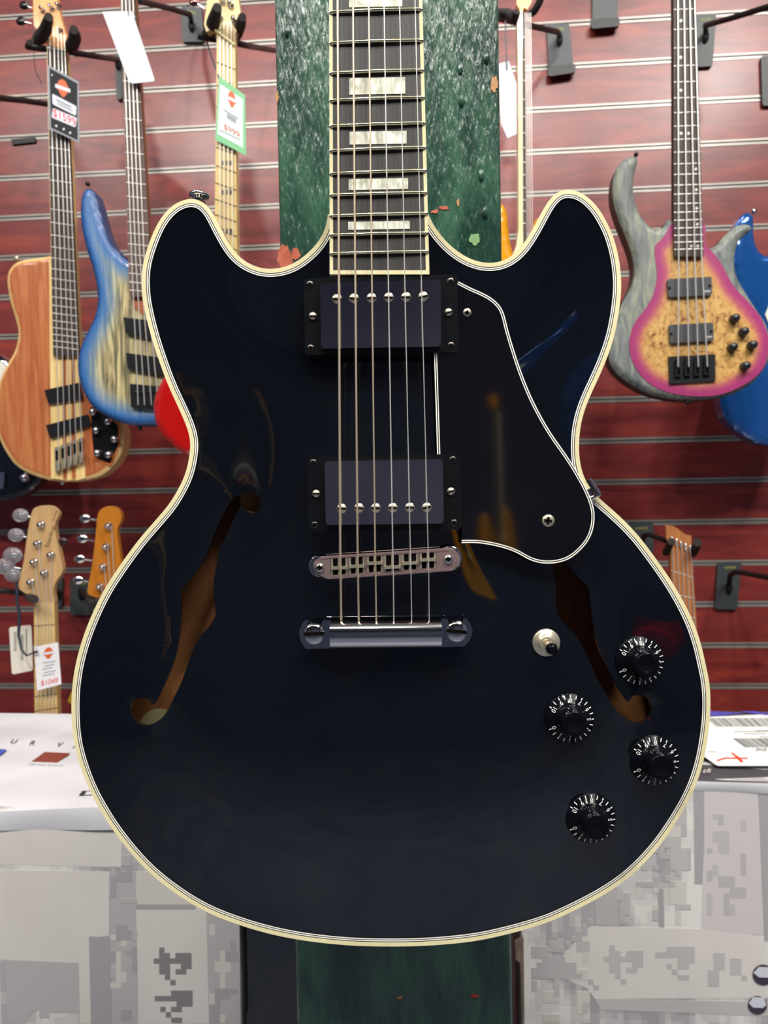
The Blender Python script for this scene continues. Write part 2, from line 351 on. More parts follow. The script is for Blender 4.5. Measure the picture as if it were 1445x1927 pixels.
FH = [(459, 928.5), (477, 927), (490, 936), (494, 949), (489, 961), (474, 965), (464, 960), (458, 952), (451, 962), (440.6, 983), (427.6, 1011.6), (417, 1035), (411, 1066), (407, 1097), (409, 1128), (411.5, 1149), (410, 1158), (399, 1175), (381, 1196), (370.5, 1216.6), (360, 1245), (350, 1274), (334, 1307.5), (318.6, 1336), (303, 1351.6), (282, 1362), (264, 1359), (250, 1344), (248, 1328), (256, 1315), (272, 1310), (285, 1312.7), (294, 1322), (308, 1297), (321, 1268.5), (334, 1235), (341, 1201), (343, 1170), (343, 1139), (344, 1108), (350, 1102), (365, 1084), (381, 1061), (391, 1040), (404, 1006), (417, 975), (430, 952), (443, 936)]
def mir(p): x, y = p; c = 1452 + (y - 1150) * .105; return (c - x, y - 5)
fL = resample(smooth(catmull(FH, 2), 1, True), 5, True); fR = resample(smooth(catmull([mir(p) for p in FH][::-1], 2), 1, True), 5, True)
hv, htri = fill(outc, [fL, fR], 12.)
hd = dist(hv, outc, False)
xx = np.clip((hd - 14) / 235, 0, 1); hh = .0095 * (xx * xx * (3 - 2 * xx)) + .0 * hd
nb = [[] for _ in hv]
for t in htri:
    for a in range(3): nb[t[a]].append(t[(a + 1) % 3]); nb[t[(a + 1) % 3]].append(t[a])
ei = np.array([i for i, L in enumerate(nb) for _ in L]); ej = np.array([j for L in nb for j in L]); cnt = np.maximum(1, np.bincount(ei, minlength=len(hv)))
fix = hd < 3
for _ in range(60):
    av = np.bincount(ei, weights=hh[ej], minlength=len(hv)) / cnt; hh = np.where(fix, hh, .4 * hh + .6 * av)
def AH(px, py):                                     # height of the arched top at a point
    k = np.argmin((hv[:, 0] - px) ** 2 + (hv[:, 1] - py) ** 2); return float(hh[k])
def top3(p): return H.P(p[0], p[1], 0) + H.n * p[2]
mb = MB(); mb.add([H.P(x, y, 0) + H.n * q for (x, y), q in zip(hv, hh)], htri, 0, True)
TH = .042; n = OUTN; T = [H.P(x, y, 0) for x, y in outc]; B = [t - H.n * TH for t in T]
mb.add(T + B, [[i, i + n, (i + 1) % n + n, (i + 1) % n] for i in range(n)], 0, True); mb.add(B, [list(range(n))], 0)
for L in (fL, fR):                                  # cut edges of the sound holes
    k = len(L); a = [H.P(x, y, 0) + H.n * AH(x, y) for x, y in L]; mb.add(a + [q - H.n * .0035 for q in a], [[i, i + k, (i + 1) % k + k, (i + 1) % k] for i in range(k)], 1, True)
EDGE = mat('sound_hole_edge', (20, 14, 12), .15)
mb.build('body', [GLOSS, EDGE], hero)
# inner back, centre block and blocks seen through the sound holes
inn = offset(outc, 14); mb = MB(); k = len(inn); q0 = [H.P(x, y, 0) - H.n * .034 for x, y in inn]
mb.add(q0, [list(range(k))], 0)
q1 = [p + H.n * .030 for p in q0]; mb.add(q0 + q1, [[i, i + k, (i + 1) % k + k, (i + 1) % k] for i in range(k)], 0, True)
mb.build('inner_lining', INWOOD, hero)
mb = MB(); mb.prism(H, [(452, 560), (1000, 560), (1000, 1700), (452, 1700)], -.034, -.006); mb.build('centre_block', INWOOD, hero)
MB().lathe(H, H.P(300, 1372, -.0335), [(.014, 0), (.014, .0006)], 28).build('paper_label', mat('cream_paper', (206, 200, 150), .8), hero)['label'] = 'round cream paper label inside the body'
# binding: cream strip with two black and two white lines
mb = MB(); lines = [(0, 8, 0), (8, 9.5, 1), (9.5, 11.5, 2), (11.5, 13, 1), (13, 15, 2)]
for a, b_, mi in lines:
    A = offset(outc, a); Bq = offset(outc, b_); hA = [.0006 + AHq for AHq in np.zeros(OUTN)]
    mb.add([H.P(x, y, 0) + H.n * .0007 for x, y in A] + [H.P(x, y, 0) + H.n * .0007 for x, y in Bq], [[i, i + 1, i + 1 + n, i + n] for i in range(n - 1)], mi, True)
o0 = offset(outc, -.6); T = [H.P(x, y, 0) + H.n * .0007 for x, y in outc]; T2 = [H.P(x, y, 0) - H.n * .0002 for x, y in o0]; T3 = [t - H.n * .006 for t in T2]
mb.add(T + T2 + T3, [[i, i + 1, i + 1 + n, i + n] for i in range(n - 1)] + [[i + n, i + 1 + n, i + 1 + 2 * n, i + 2 * n] for i in range(n - 1)], 0, True)
mb.build('binding', [CREAM, GLOSS, WHITE], hero)
# neck and fingerboard
HB = .019
MB().prism(H, [(624, -60), (790, -60), (800, 520), (624, 520)], -.004, .0125).build('neck', GLOSS, hero, .004)
def bx(y): return (lerp(619.3, 620.3, y / 515), lerp(794.5, 808, y / 515))
fb = MB(); yb = 516
fb.prism(H, [(bx(-60)[0] + 5, -60), (bx(-60)[1] - 5, -60), (bx(509)[1] - 5, 509), (bx(509)[0] + 5, 509)], .012, HB); fbo = fb.build('fretboard', EBONY, hero)
mb = MB()
l0, l1, r0, r1 = bx(-60)[0], bx(yb)[0], bx(-60)[1], bx(yb)[1]
mb.prism(H, [(l0, -60), (l0 + 6.5, -60), (l1 + 6.5, yb), (l1, yb)], .0118, HB + .0002); mb.prism(H, [(r0 - 6.5, -60), (r0, -60), (r1, yb), (r1 - 6.5, yb)], .0118, HB + .0002)
mb.prism(H, [(l1 + 6.5, 508.5), (r1 - 6.5, 508.5), (r1 - 6.5, yb), (l1 + 6.5, yb)], .0118, HB + .0002); mb.build('fretboard_binding', CREAM, hero)['label'] = 'cream fretboard binding'
FRETW = mat('fret_wire', (222, 214, 176), .16, 1.)
for yl, yr in [(-38, -45), (22, 16), (80, 74.5), (136.5, 130.5), (188, 182), (236, 230), (282.5, 276), (325.5, 319.5), (366, 361), (405, 400), (441, 437), (476, 472)]:
    L = H.P(bx(yl)[0] + 1, yl + 1.5, HB + .0004); R = H.P(bx(yr)[1] - 1, yr + 1.5, HB + .0004); pts = [L.lerp(R, t) + H.n * (.0009 * math.sin(math.pi * t)) for t in (0, .02, .05, .5, .95, .98, 1)]
    pts[0] -= H.n * .0008; pts[-1] -= H.n * .0008
    MB().tube(pts, .0011, 8).build('fret', FRETW, hero)
PEARL = grain('pearl_inlay', [(176, 176, 156), (214, 214, 198), (246, 246, 238)], (55, 55, 38), 3.5, .2, .5)
for x0, x1, y0, y1 in [(656.6, 757, -18, 12.7), (657, 762.5, 146, 177), (657.6, 765, 247, 271), (656, 768, 336, 356.5), (655, 771, 416.5, 431.4)]:
    MB().prism(H, [(x0, y0 + 1), (x1, y0 - 1), (x1, y1 - 1), (x0, y1 + 1)], HB - .001, HB + .00035).build('inlay', PEARL, hero)
# pickguard
PG = [(862.6, 529.5), (887, 542), (914, 554), (932, 566), (944, 580), (950, 596), (955, 617), (965.5, 653), (980.5, 698.5), (998.6, 743.7), (1016.6, 780), (1037.7, 816), (1058.7, 846), (1077, 873), (1093, 900), (1107, 927), (1116, 951), (1119, 972), (1116, 996), (1107, 1017.5), (1089, 1038.5), (1068, 1053.5), (1040.7, 1060.5), (1016.6, 1059.6), (995.5, 1053.5), (968.5, 1038.5), (935, 1028), (899, 1022), (868.6, 1022)]
pg = smooth(resample(catmull(PG, 2, False), 5, False), 4, False)
tail = np.array([(868.6, 990), (822.5, 990), (822.5, 855), (816, 664), (816, 640), (862, 640)]); pgl = np.vstack([pg, tail])
HG = .0175
GUARD = mat('gloss_black_plastic_guard', (8, 7, 10), .05, coat=1.)
mb = MB(); k = len(pgl); mb.prism(H, [tuple(p) for p in pgl], HG - .002, HG)
gd = mb.build('pickguard', GUARD, hero)
def strip(mb, P, a, b_, h, mi, fr=H, sgn=None):
    t = np.gradient(P, axis=0); t /= np.hypot(*t.T)[:, None]; nn = np.c_[-t[:, 1], t[:, 0]] * sgn
    A, B_ = P + nn * a, P + nn * b_; k = len(P)
    mb.add([fr.P(x, y, h) for x, y in A] + [fr.P(x, y, h) for x, y in B_], [[i, i + 1, i + 1 + k, i + k] for i in range(k - 1)], mi)
mb = MB()
for a, b_, mi in [(0, 2.1, 0), (2.1, 4, 1), (4, 5.8, 0)]:
    strip(mb, pg, a, b_, HG + .0002, mi, sgn=1)
    strip(mb, np.array([(822.8, 862.), (816.2, 655.)]), a, b_ , HG + .0002, mi, sgn=1)
mb.build('pickguard_edge', [WHITE, GUARD], gd)['label'] = 'white and black lines along the pickguard edge'
def phillips(px, py, r, h, m, parent, name='screw', ring=True, slot=False, ang=.3, dome=.0012):
    u = H.u(h); c = H.P(px, py, h)
    o = MB().lathe(H, c, [(r * u, -.001), (r * u, .0002), (r * u * .8, dome * .7), (r * u * .4, dome), (1e-7, dome * 1.05)], 24).build(name, m, parent)
    mb = MB(); w = r * (.16 if slot else .2); L = r * (.93 if slot else .6)
    for a in ([ang] if slot else [ang, ang + math.pi / 2]):
        ca, sa = math.cos(a), math.sin(a)
        mb.prism(H, [(px + x * ca - y * sa, py + x * sa + y * ca) for x, y in [(-L, -w), (L, -w), (L, w), (-L, w)]], h, h + dome * 1.05 + .00015)
    mb.build('screw_slot', mat('slot_shadow', (16, 13, 11), .8), o); return o
phillips(879, 588, 8, HG, NICKEL, gd, 'pickguard_screw'); phillips(1031.6, 980, 12, HG, NICKEL, gd, 'pickguard_screw', ang=.1)
br = MB().tube([H.P(1107, 902, .006), H.P(1126, 930, .006)], 6 * H.u(), 14); br.tube([H.P(1128, 930, .004), H.P(1108, 938, .006)], .0014, 8); br.prism(H, [(1098, 925), (1112, 918), (1120, 934), (1106, 940)], .0, .004)
br.build('pickguard_bracket', CHROME, hero)
# pickups
MIRROR = mat('polished_pickup_cover', (205, 200, 200), .06, 1.)
nt, lk, b = nodes(MIRROR); tc = nt.new('ShaderNodeTexCoord'); nz = nt.new('ShaderNodeTexNoise'); nz.inputs['Scale'].default_value = 220; nz.inputs['Detail'].default_value = 8; nz.inputs['Distortion'].default_value = 3
mr = nt.new('ShaderNodeMapRange'); mr.inputs[1].default_value = .5; mr.inputs[2].default_value = .75; mr.inputs[3].default_value = .05; mr.inputs[4].default_value = .11
lk.new(tc.outputs['Object'], nz.inputs[0]); lk.new(nz.outputs[0], mr.inputs[0]); lk.new(mr.outputs[0], b.inputs['Roughness'])
RING = mat('black_pickup_ring', (12, 14, 16), .22)
def rquad(q, r=0.):     # rounded corners of a quad
    out = []
    for i in range(4):
        p = np.array(q[i], float); a = np.array(q[i - 1], float) - p; b_ = np.array(q[(i + 1) % 4], float) - p; a /= np.hypot(*a); b_ /= np.hypot(*b_)
        for t in (0, .25, .5, .75, 1): w = t; P0 = p + a * r; P2 = p + b_ * r; out.append(tuple((1 - w) ** 2 * P0 + 2 * w * (1 - w) * p + w * w * P2))
    return out
def pickup(ring, cover, poles, adj, corners, hr, label):
    rg = MB().prism(H, rquad(ring, 8), .006, hr).build('pickup', RING, hero, .0008)
    rg['label'] = label
    MB().prism(H, rquad(cover, 7), hr - .002, hr + .0045).build('pickup_cover', MIRROR, rg, .0024, 6)
    for i, (x, y) in enumerate(poles): phillips(x, y, 9.3, hr + .0046, NICKEL, rg, 'pole_screw', slot=True, ang=[.05, .1, 0, .05, .0, -.25][i] + (0.0), dome=.0014)
    for (x, y), a in zip(adj, (0.05, -.3)): phillips(x, y, 7.6, hr + .0002, NICKEL, rg, 'adjust_screw', slot=True, ang=a, dome=.0015)
    for i, (x, y) in enumerate(corners): phillips(x, y, 6.6, hr + .0001, mat('dark_screw', (92, 88, 84), .3, 1.), rg, 'mounting_screw', ang=.3 * i, dome=.0006)
pickup([(572, 524), (860, 516), (863.5, 663), (574, 667.6)], [(602, 533), (829, 526), (830, 652), (604.5, 656)], [(634, 562.5), (666, 561.5), (699, 560.6), (731.5, 559.6), (764, 559), (796.5, 558)], [(588.5, 594.7), (844, 587.6)], [(583, 535), (848, 529), (848.7, 650), (584.7, 654.7)], .0185, 'neck pickup nearest the fingerboard')
pickup([(579, 859), (866, 854), (868, 996.5), (581, 1000)], [(610.6, 868.5), (833, 864), (835, 985), (613, 988)], [(643, 957), (675.5, 956), (707, 956), (739, 955.5), (771, 955), (803, 955)], [(595, 929), (848.5, 924.7)], [(589.4, 870.6), (852, 865), (854.6, 984), (592, 988)], .0205, 'bridge pickup nearest the bridge')
# bridge
BRM = mat('rosy_nickel_bridge', (190, 164, 160), .3, .8); BH = .0265
brg = root_b = MB()
bar = [(590, 1068), (590, 1058), (604, 1047.5), (720, 1040), (842, 1031.5), (853, 1033), (863, 1042), (866, 1053), (861, 1065), (850, 1073), (845, 1075), (740, 1083), (617, 1090), (604, 1086), (594, 1078)]
brg.prism(H, bar, BH - .007, BH - .0012); bro = brg.build('bridge', BRM, hero, .0008)
slots = [(622.5, 654, 1049.5, 1083, 1070), (656.5, 686.5, 1047, 1080.5, 1067), (690, 720.5, 1045.5, 1078, 1061), (722.3, 754.6, 1043.5, 1076, 1068.6), (756, 787, 1041, 1073.5, 1061), (789.7, 820.5, 1039, 1071, 1054.6)]
# raised rim of the bar and the partitions between the saddles
mb = MB(); sk = -.062
def par(x0, x1, y0, y1): return [(x0, y0 + sk * 0), (x1, y0 + sk * (x1 - x0)), (x1, y1 + sk * (x1 - x0)), (x0, y1)]
mb.prism(H, [(600, 1048.5), (842, 1032), (842, 1037), (621, 1050.5), (603, 1053)], BH - .0014, BH); mb.prism(H, [(617, 1084), (845, 1069.5), (850, 1074), (617, 1090)], BH - .0014, BH)
mb.prism(H, [(590, 1060), (603, 1048.5), (622, 1049), (622, 1086), (617, 1090), (596, 1080)], BH - .0014, BH - .0002); mb.prism(H, [(821, 1036), (842, 1032), (856, 1034), (866, 1048), (864, 1062), (850, 1074), (821, 1073)], BH - .0014, BH - .0002)
for i in range(5): x = (slots[i][1] + slots[i + 1][0]) / 2; mb.prism(H, [(x - 1.3, slots[i][2]), (x + 1.3, slots[i][2]), (x + 1.3, slots[i][3]), (x - 1.3, slots[i][3])], BH - .0014, BH)
mb.build('bridge_rim', BRM, bro, .0004)
DARK = mat('dark_recess', (14, 12, 14), .6)
for x0, x1, y0, y1, ys in slots:
    MB().prism(H, [(x0 + 4, y0 + 3), (x1 - 4, y0 + 1.5), (x1 - 4, y1 - 3), (x0 + 4, y1 - 1.5)], BH - .0012, BH - .0009).build('saddle_slot', DARK, bro)
    sd = MB().prism(H, [(x0 + .5, ys - 3.5), (x1 - .5, ys - 5), (x1 - .5, ys + 1), (x0 + .5, ys + 2.5)], BH - .001, BH + .0012)
    sd.prism(H, [(x0 + .5, y0), (x0 + 4, y0), (x0 + 4, y1), (x0 + .5, y1)], BH - .001, BH - .0003); sd.prism(H, [(x1 - 4, y0 - 1), (x1 - .5, y0 - 1), (x1 - .5, y1 - 1.5), (x1 - 4, y1 - 1.5)], BH - .001, BH - .0003)
    sd = sd.build('saddle', NICKEL, bro, .0003)
    xm = (x0 + x1) / 2; MB().tube([H.P(xm, y0, BH - .0004), H.P(xm, y1 + 4, BH - .0004)], .0009, 8).build('intonation_screw', NICKEL, sd)
    MB().prism(H, [(xm + 0, y1 + 3), (xm + 8, y1 + 2.5), (xm + 8, y1 + 7), (xm, y1 + 7.5)], BH - .002, BH - .0008).build('screw_head', NICKEL, sd)
for x, y, r, xs, ys in [(601, 1065, 20.5, 601.5, 1068.6), (846, 1050, 24, 843.5, 1052.8)]:
    circ(H, x, y, r, [(1, 0), (1, .0018), (.9, .0024)], 'thumb_wheel', CHROME, bro, 32, BH - .0085)
    phillips(xs, ys, 8.5, BH, CHROME, bro, 'bridge_screw', ang=1.5, dome=.0016)
for x, y, r in [(601, 1065, 10), (846, 1050, 10)]: circ(H, x, y, r, [(1, 0), (1, .011)], 'bridge_post', CHROME, bro, 20, .009)
# tailpiece
u = H.u(.024)
tp = MB(); k = 14; xs = [622, 830]
prof = [(math.sin(math.pi * i / k - math.pi / 2), math.cos(math.pi * i / k - math.pi / 2)) for i in range(k + 1)]
L = []
for xi, (yt, ybm) in zip(xs, [(1167, 1220), (1164.8, 1218)]):
    ym = (yt + ybm) / 2; hw = (ybm - yt) / 2
    for a, c in prof: L.append(H.P(xi, ym + a * hw, .020) + H.n * (c * .0075))
    L.append(H.P(xi, ybm, .014)); L.append(H.P(xi, yt, .014))
kk = k + 3; tp.add(L, [[i, i + 1, i + 1 + kk, i + kk] for i in range(kk - 1)] + [[kk - 1, 0, kk, 2 * kk - 1]], 0, True); tp.add(L, [list(range(kk)), list(range(2 * kk - 1, kk - 1, -1))])
tpo = tp.build('tailpiece', CHROME, hero)
MB().prism(H, [(622, 1167.5), (622, 1220), (575, 1221.5), (566, 1207), (562, 1191.6), (566, 1178), (574, 1166.5), (580, 1166), (578, 1178), (600, 1184), (608, 1167)], .014, .0215).build('tailpiece_lug', CHROME, tpo, .0008)
MB().prism(H, [(830, 1165), (842, 1165), (846, 1180), (868, 1180), (872, 1164), (877, 1163.5), (885, 1174), (889.5, 1189), (884, 1205), (874, 1216.5), (830, 1218)], .014, .0215).build('tailpiece_lug', CHROME, tpo, .0008)
for x, y, a in [(590.7, 1193, -.03), (859.6, 1188.5, .12)]:
    circ(H, x, y - 6, 16, [(1, 0), (1, .010)], 'stud_post', CHROME, tpo, 28, .009)
    phillips(x, y, 20, .0225, CHROME, tpo, 'tailpiece_stud', slot=True, ang=a, dome=.0018)
# strings
tops = [635.2, 664, 693.5, 722, 751, 780]; brs = [640.3, 673, 706, 739.5, 772.5, 806]; tls = [642, 675, 708, 741, 774.6, 807.6]; gw = [4.6, 3.9, 3.2, 2.3, 1.9, 1.7]
for i in range(6):
    pts = [H.P(tops[i] - .2, -50, .0245), H.P(lerp(tops[i], brs[i], .45), 480, .0262), H.P(brs[i], slots[i][4] - 1, BH + .0030), H.P(brs[i] + .5, slots[i][4] + 6, BH + .0026), H.P(tls[i], 1166, .0205)]
    MB().tube(pts, gw[i] / 2 * H.u(.026), 8).build('string', BRONZE if i < 3 else STEEL, hero)
# knobs with numbered skirts
INK = mat('white_print', (235, 235, 230), .4)
KN = mat('black_knob_plastic', (9, 11, 16), .12); nodes(KN)[2].inputs['Specular IOR Level'].default_value = .1
for x, y, r in [(1200.5, 1242, 46), (1069.7, 1349, 46.5), (1228, 1428, 47), (1109, 1536, 47)]:
    h0 = AH(x, y) - .001; u = H.u(h0 + .003); c = H.P(x, y, h0)
    kn = MB().lathe(H, c, [(r * u, 0), (r * u, .0032), (r * .97 * u, .0038), (r * .66 * u, .0050), (r * .56 * u, .0085), (r * .5 * u, .0165), (r * .46 * u, .0172), (r * .3 * u, .0172), (r * .27 * u, .0166), (1e-7, .0163)], 56).build('knob', KN, hero)
    for k in range(11):
        for half in (0, 1):
            if k == 10 and half: continue
            ang = math.radians(208 + 30.2 * (k + half * .5)); d = H.x * math.cos(ang) + H.z * math.sin(ang); t = H.x * -math.sin(ang) + H.z * math.cos(ang)
            sl = .0012 / (.31 * r * u); dn = (d - H.n * sl).normalized(); nn = t.cross(dn); nn = nn if nn.dot(H.n) > 0 else -nn
            def on(rad, off): return c + d * (rad * u) + H.n * (.0038 + (r * .97 - rad) * u * sl) + t * (off * u) + nn * .00025
            mk = MB()
            a0, a1 = (r * .955, r * .86) if not half else (r * .95, r * .80)
            if not half: mk.add([on(a0, -.9), on(a0, .9), on(a1, .9), on(a1, -.9)], [[0, 1, 2, 3]]).build('tick_mark', INK, kn)
            else: mk.add([on(a0, -.8), on(a0, .8), on(a1, .8), on(a1, -.8)], [[0, 1, 2, 3]]).build('tick_mark', INK, kn)
            if not half:
                vs, fs = glyphs(str(k), 'CENTER'); mk = MB()
                mk.add([on(r * .755 - gy * 11.5, gx * 11.5) for gx, gy in vs], fs).build('number', INK, kn)
# toggle switch
hs = AH(1027, 1209); u = H.u(hs)
tg = MB().lathe(H, H.P(1027.3, 1209, hs), [(26 * u, 0), (26 * u, .0012), (24.5 * u, .0018), (17 * u, .0016), (15.5 * u, .0032), (13 * u, .0042), (9 * u, .0042), (7 * u, .0034), (1e-7, .003)], 48).build('toggle_switch', NICKEL, hero)
p0 = H.P(1027.3, 1209, hs + .002); p1 = H.P(1037, 1219, hs + .012); MB().tube([p0, p1], .0019, 12).build('switch_lever', NICKEL, tg)
p2 = H.P(1039, 1222, hs + .018); MB().tube([p1 - (p1 - p0).normalized() * .002, p1, p1.lerp(p2, .4), p1.lerp(p2, .8), p2], [.0022, .0031, .0036, .0034, .0016], 18).build('switch_tip', KN, tg)
# strap button on the horn
sb = MB(); c = H.P(374, 380, -.016); ax = H.P(375, 350, -.016) - c
sb.lathe(H, c, [(.0045, 0), (.0035, .0012), (.0038, .002), (.0064, .003), (.0068, .0042), (.006, .0054), (1e-7, .0058)], 24, axis=ax); sb.build('strap_button', CHROME, hero)
# stand-off that carries the guitar against the post, hidden behind the body
MB().box(tuple(W(700, 700, YP)[i] + d for i, d in enumerate((-.03, -.10, -.01))), tuple(W(700, 700, YP)[i] + d for i, d in enumerate((.03, .001, .01)))).build('wall_rest', BLACKM, pr)

# ================================================================== GUITARS ON THE SLATWALL
def neck_board(fr, rt, quad, hN, mneck, mboard, frets=None, dots=None, strings=None, fretm=None, sm=STEEL, dotm=None, gw=.0009):
    """quad = top-left, top-right, bottom-right, bottom-left of the fingerboard"""
    (a, b_, c, d) = quad
    MB().prism(fr, [(a[0] - .8, a[1]), (b_[0] + .8, b_[1]), (c[0] + .8, c[1]), (d[0] - .8, d[1])], hN - .022, hN - .004).build('neck', mneck, rt, .003)
    MB().prism(fr, [a, b_, c, d], hN - .006, hN).build('fretboard', mboard, rt, .001)
    def ed(y, s):
        p, q = (a, d) if s == 0 else (b_, c); return lerp(p[0], q[0], (y - p[1]) / (q[1] - p[1]))
    for yl, yr in (frets or []):
        MB().tube([fr.P(ed(yl, 0), yl, hN + .0002), fr.P(ed(yr, 1), yr, hN + .0002)], .0010, 6).build('fret', fretm or STEEL, rt)
    for x, y, r in (dots or []): circ(fr, x, y, r, [(1, 0), (.95, .0004)], 'fret_marker', dotm or WHITE, rt, 14, hN)
    for pts in (strings or []):
        MB().tube([fr.P(x, y, hN + dh) for x, y, dh in pts], gw, 6).build('string', sm, rt)
def frets_between(y0, y1, n, slant=0., start=0):
    """fret positions from nut y0 towards y1 (y of the last of n frets)"""
    k = 1 - 2 ** (-n / 12.); L = (y1 - y0) / k; return [(y0 + L * (1 - 2 ** (-i / 12.)) - slant, y0 + L * (1 - 2 ** (-i / 12.)) + slant) for i in range(start, n + 1)]
def gloc(fr, px, py): p = fr.P(px, py); return (p.x, p.y + .02, p.z)
def tuner(fr, rt, px, py, r, h, m=CHROME):
    u = fr.u(h); MB().lathe(fr, fr.P(px, py, h), [(r * 1.3 * u, 0), (r * 1.3 * u, .002), (r * .75 * u, .003), (r * .7 * u, .010), (r * .85 * u, .011), (1e-7, .0115)], 16).build('tuner_post', m, rt)
def key(fr, rt, px, py, ex, ey, w, m, h=.005, shaft=CHROME, base=None):
    """tuning key: shaft from (ex,ey) to an oval paddle at (px,py)"""
    o = MB().tube([fr.P(ex, ey, h), fr.P(px, py, h)], .0022, 8).build('tuner_shaft', shaft, rt)
    MB().ball(fr, fr.P(px, py, h), w * fr.u(), 1.15, .9, .45).build('tuner_key', m, rt)
# ---- natural five-string
f1 = Plane(1.53)
g1 = root('bass_guitar', gloc(f1, 115, 908), 'natural wood five-string bass guitar with striped centre on the far left', 'bass guitar', 'bass guitars on the slatwall')
B1 = [(93, 480), (80, 483), (55, 486), (32, 491), (16, 505), (11, 526), (16, 562), (27, 600), (32, 626), (26, 658), (10, 687), (-2, 712), (-11, 745), (-13, 778), (-8, 812), (2, 838), (12, 855), (27, 875), (55, 892), (88.6, 903), (120, 907), (155, 904.6), (188, 894.7), (210, 877), (226, 852.6), (231.4, 830), (230, 808), (222, 790), (205, 765), (185, 740), (172, 712), (162, 690), (152, 668), (146, 652), (132, 638), (126, 560), (122, 482)]
mah = burst('natural_mahogany', [(150, 80, 44), (172, 98, 56), (186, 118, 72)], [(0, (222, 184, 120), 1), (5, (222, 184, 120), 1), (9, (200, 130, 80), 0), (14, (190, 110, 60), 0)], (70, 70, 5), 1.5, .35, .3, 1.)
body_mesh(f1, B1, 5, .04, .006).build('body', [mah, MAPLE], g1)
mb = MB(); LAM = [(91, 117.5, 0), (117.5, 121.5, 1), (121.5, 134, 0), (134, 138, 1), (138, 160, 0)]
for a, b_, mi in LAM: mb.prism(f1, [(a + 1, 484), (b_ + 1 if b_ < 150 else 142, 484), (b_ if b_ < 150 else 147, 660), (b_ + 1, 903 if b_ < 158 else 899), (a + 5, 900 if a < 100 else 904.5)], -.002, .0006, mi)
mb.build('centre_laminate', [MAPLE, mat('dark_walnut_stripe', (66, 36, 24), .4)], g1)
neck_board(f1, g1, [(89, 84), (124, 94), (148.7, 669), (100, 669)], .010, MAPLE, ROSE, frets_between(92, 655, 24, 3), None,
    [[(xt, yt, .003), (xm_, 480, .006), (xb, yb_, .009)] for xt, yt, xm_, xb, yb_ in [(93, 60, 104, 111, 884), (101, 58, 113, 122.5, 878), (108, 50, 122, 134, 872), (115, 62, 130, 144.5, 866), (121, 65, 138, 155, 860)]])
HS = MB().prism(f1, [(62, -30), (63, 30), (64, 48), (70, 56), (76, 50), (84, 52), (88, 62), (86, 70), (86, 80), (89, 86), (121, 96), (124, 82), (127, 70), (122, 60), (114, 30), (108, 0), (104, -30)], -.012, .002).build('headstock', grain('headstock_orange_wood', [(204, 140, 78), (226, 164, 98)], (80, 80, 6), 1, .4, .3), g1, .002)
for x, y in [(81, 20), (98, 16), (111, 13), (96, 40), (114, 58)]: tuner(f1, g1, x, y, 4.2, .002)
key(f1, g1, 46, 10, 61, 16, 9, BLACKP); key(f1, g1, 40, 40, 60, 45, 9, BLACKP)
PUB = mat('black_pickup_case', (24, 25, 28), .3)
for q in ([(83, 734), (148, 720), (155, 750), (91, 760)], [(86, 800), (165, 780), (169.5, 800), (94, 825)]):
    MB().prism(f1, q, 0, .008).build('pickup', PUB, g1, .001)
for i in range(5):
    dx, dy = 11.2 * i, -4.2 * i
    s_ = MB().prism(f1, [(102.5 + dx, 842 + dy), (110.5 + dx, 840 + dy), (110.8 + dx, 888 + dy), (104 + dx, 889 + dy)], 0, .007).build('bridge_saddle', NICKEL, g1, .0012)
    MB().prism(f1, [(104.2 + dx, 848 + dy), (109 + dx, 847 + dy), (109 + dx, 866 + dy), (104.6 + dx, 867 + dy)], .0065, .0074).build('saddle_slot', DARK, s_)
    MB().prism(f1, [(104 + dx, 871 + dy), (112 + dx, 869 + dy), (111 + dx, 886 + dy), (105 + dx, 888 + dy)], .004, .012).build('saddle_block', NICKEL, s_, .001)
MB().prism(f1, [(167, 760), (205, 778), (225, 800), (225, 838), (209, 876), (196, 872), (174, 862), (170, 820)], -.001, .0012).build('control_plate_edge', mat('orange_plate_edge', (200, 106, 48), .4), g1)
cp = MB().prism(f1, [(170, 764), (205, 782), (222, 802), (222, 838), (207, 872), (197, 869), (177, 859), (173, 820)], .0005, .0022).build('control_plate', BLACKP, g1)
for x, y in [(184, 810.5), (218, 827), (207, 856), (206, 794), (178, 776), (186, 853)]: circ(f1, x, y, 6.8, [(1, 0), (1, .010), (.85, .013), (0, .0135)], 'knob', mat('satin_chrome', (180, 178, 176), .28, 1.), g1, 20, .002)
circ(f1, 120, 909, 4, [(.6, 0), (.6, .004), (1, .005), (.9, .009), (0, .0095)], 'strap_button', CHROME, g1, 16, -.018)
circ(f1, 33, 487, 5, [(.6, 0), (1, .004), (.8, .007), (0, .008)], 'strap_button', NICKEL, g1, 16, -.012)
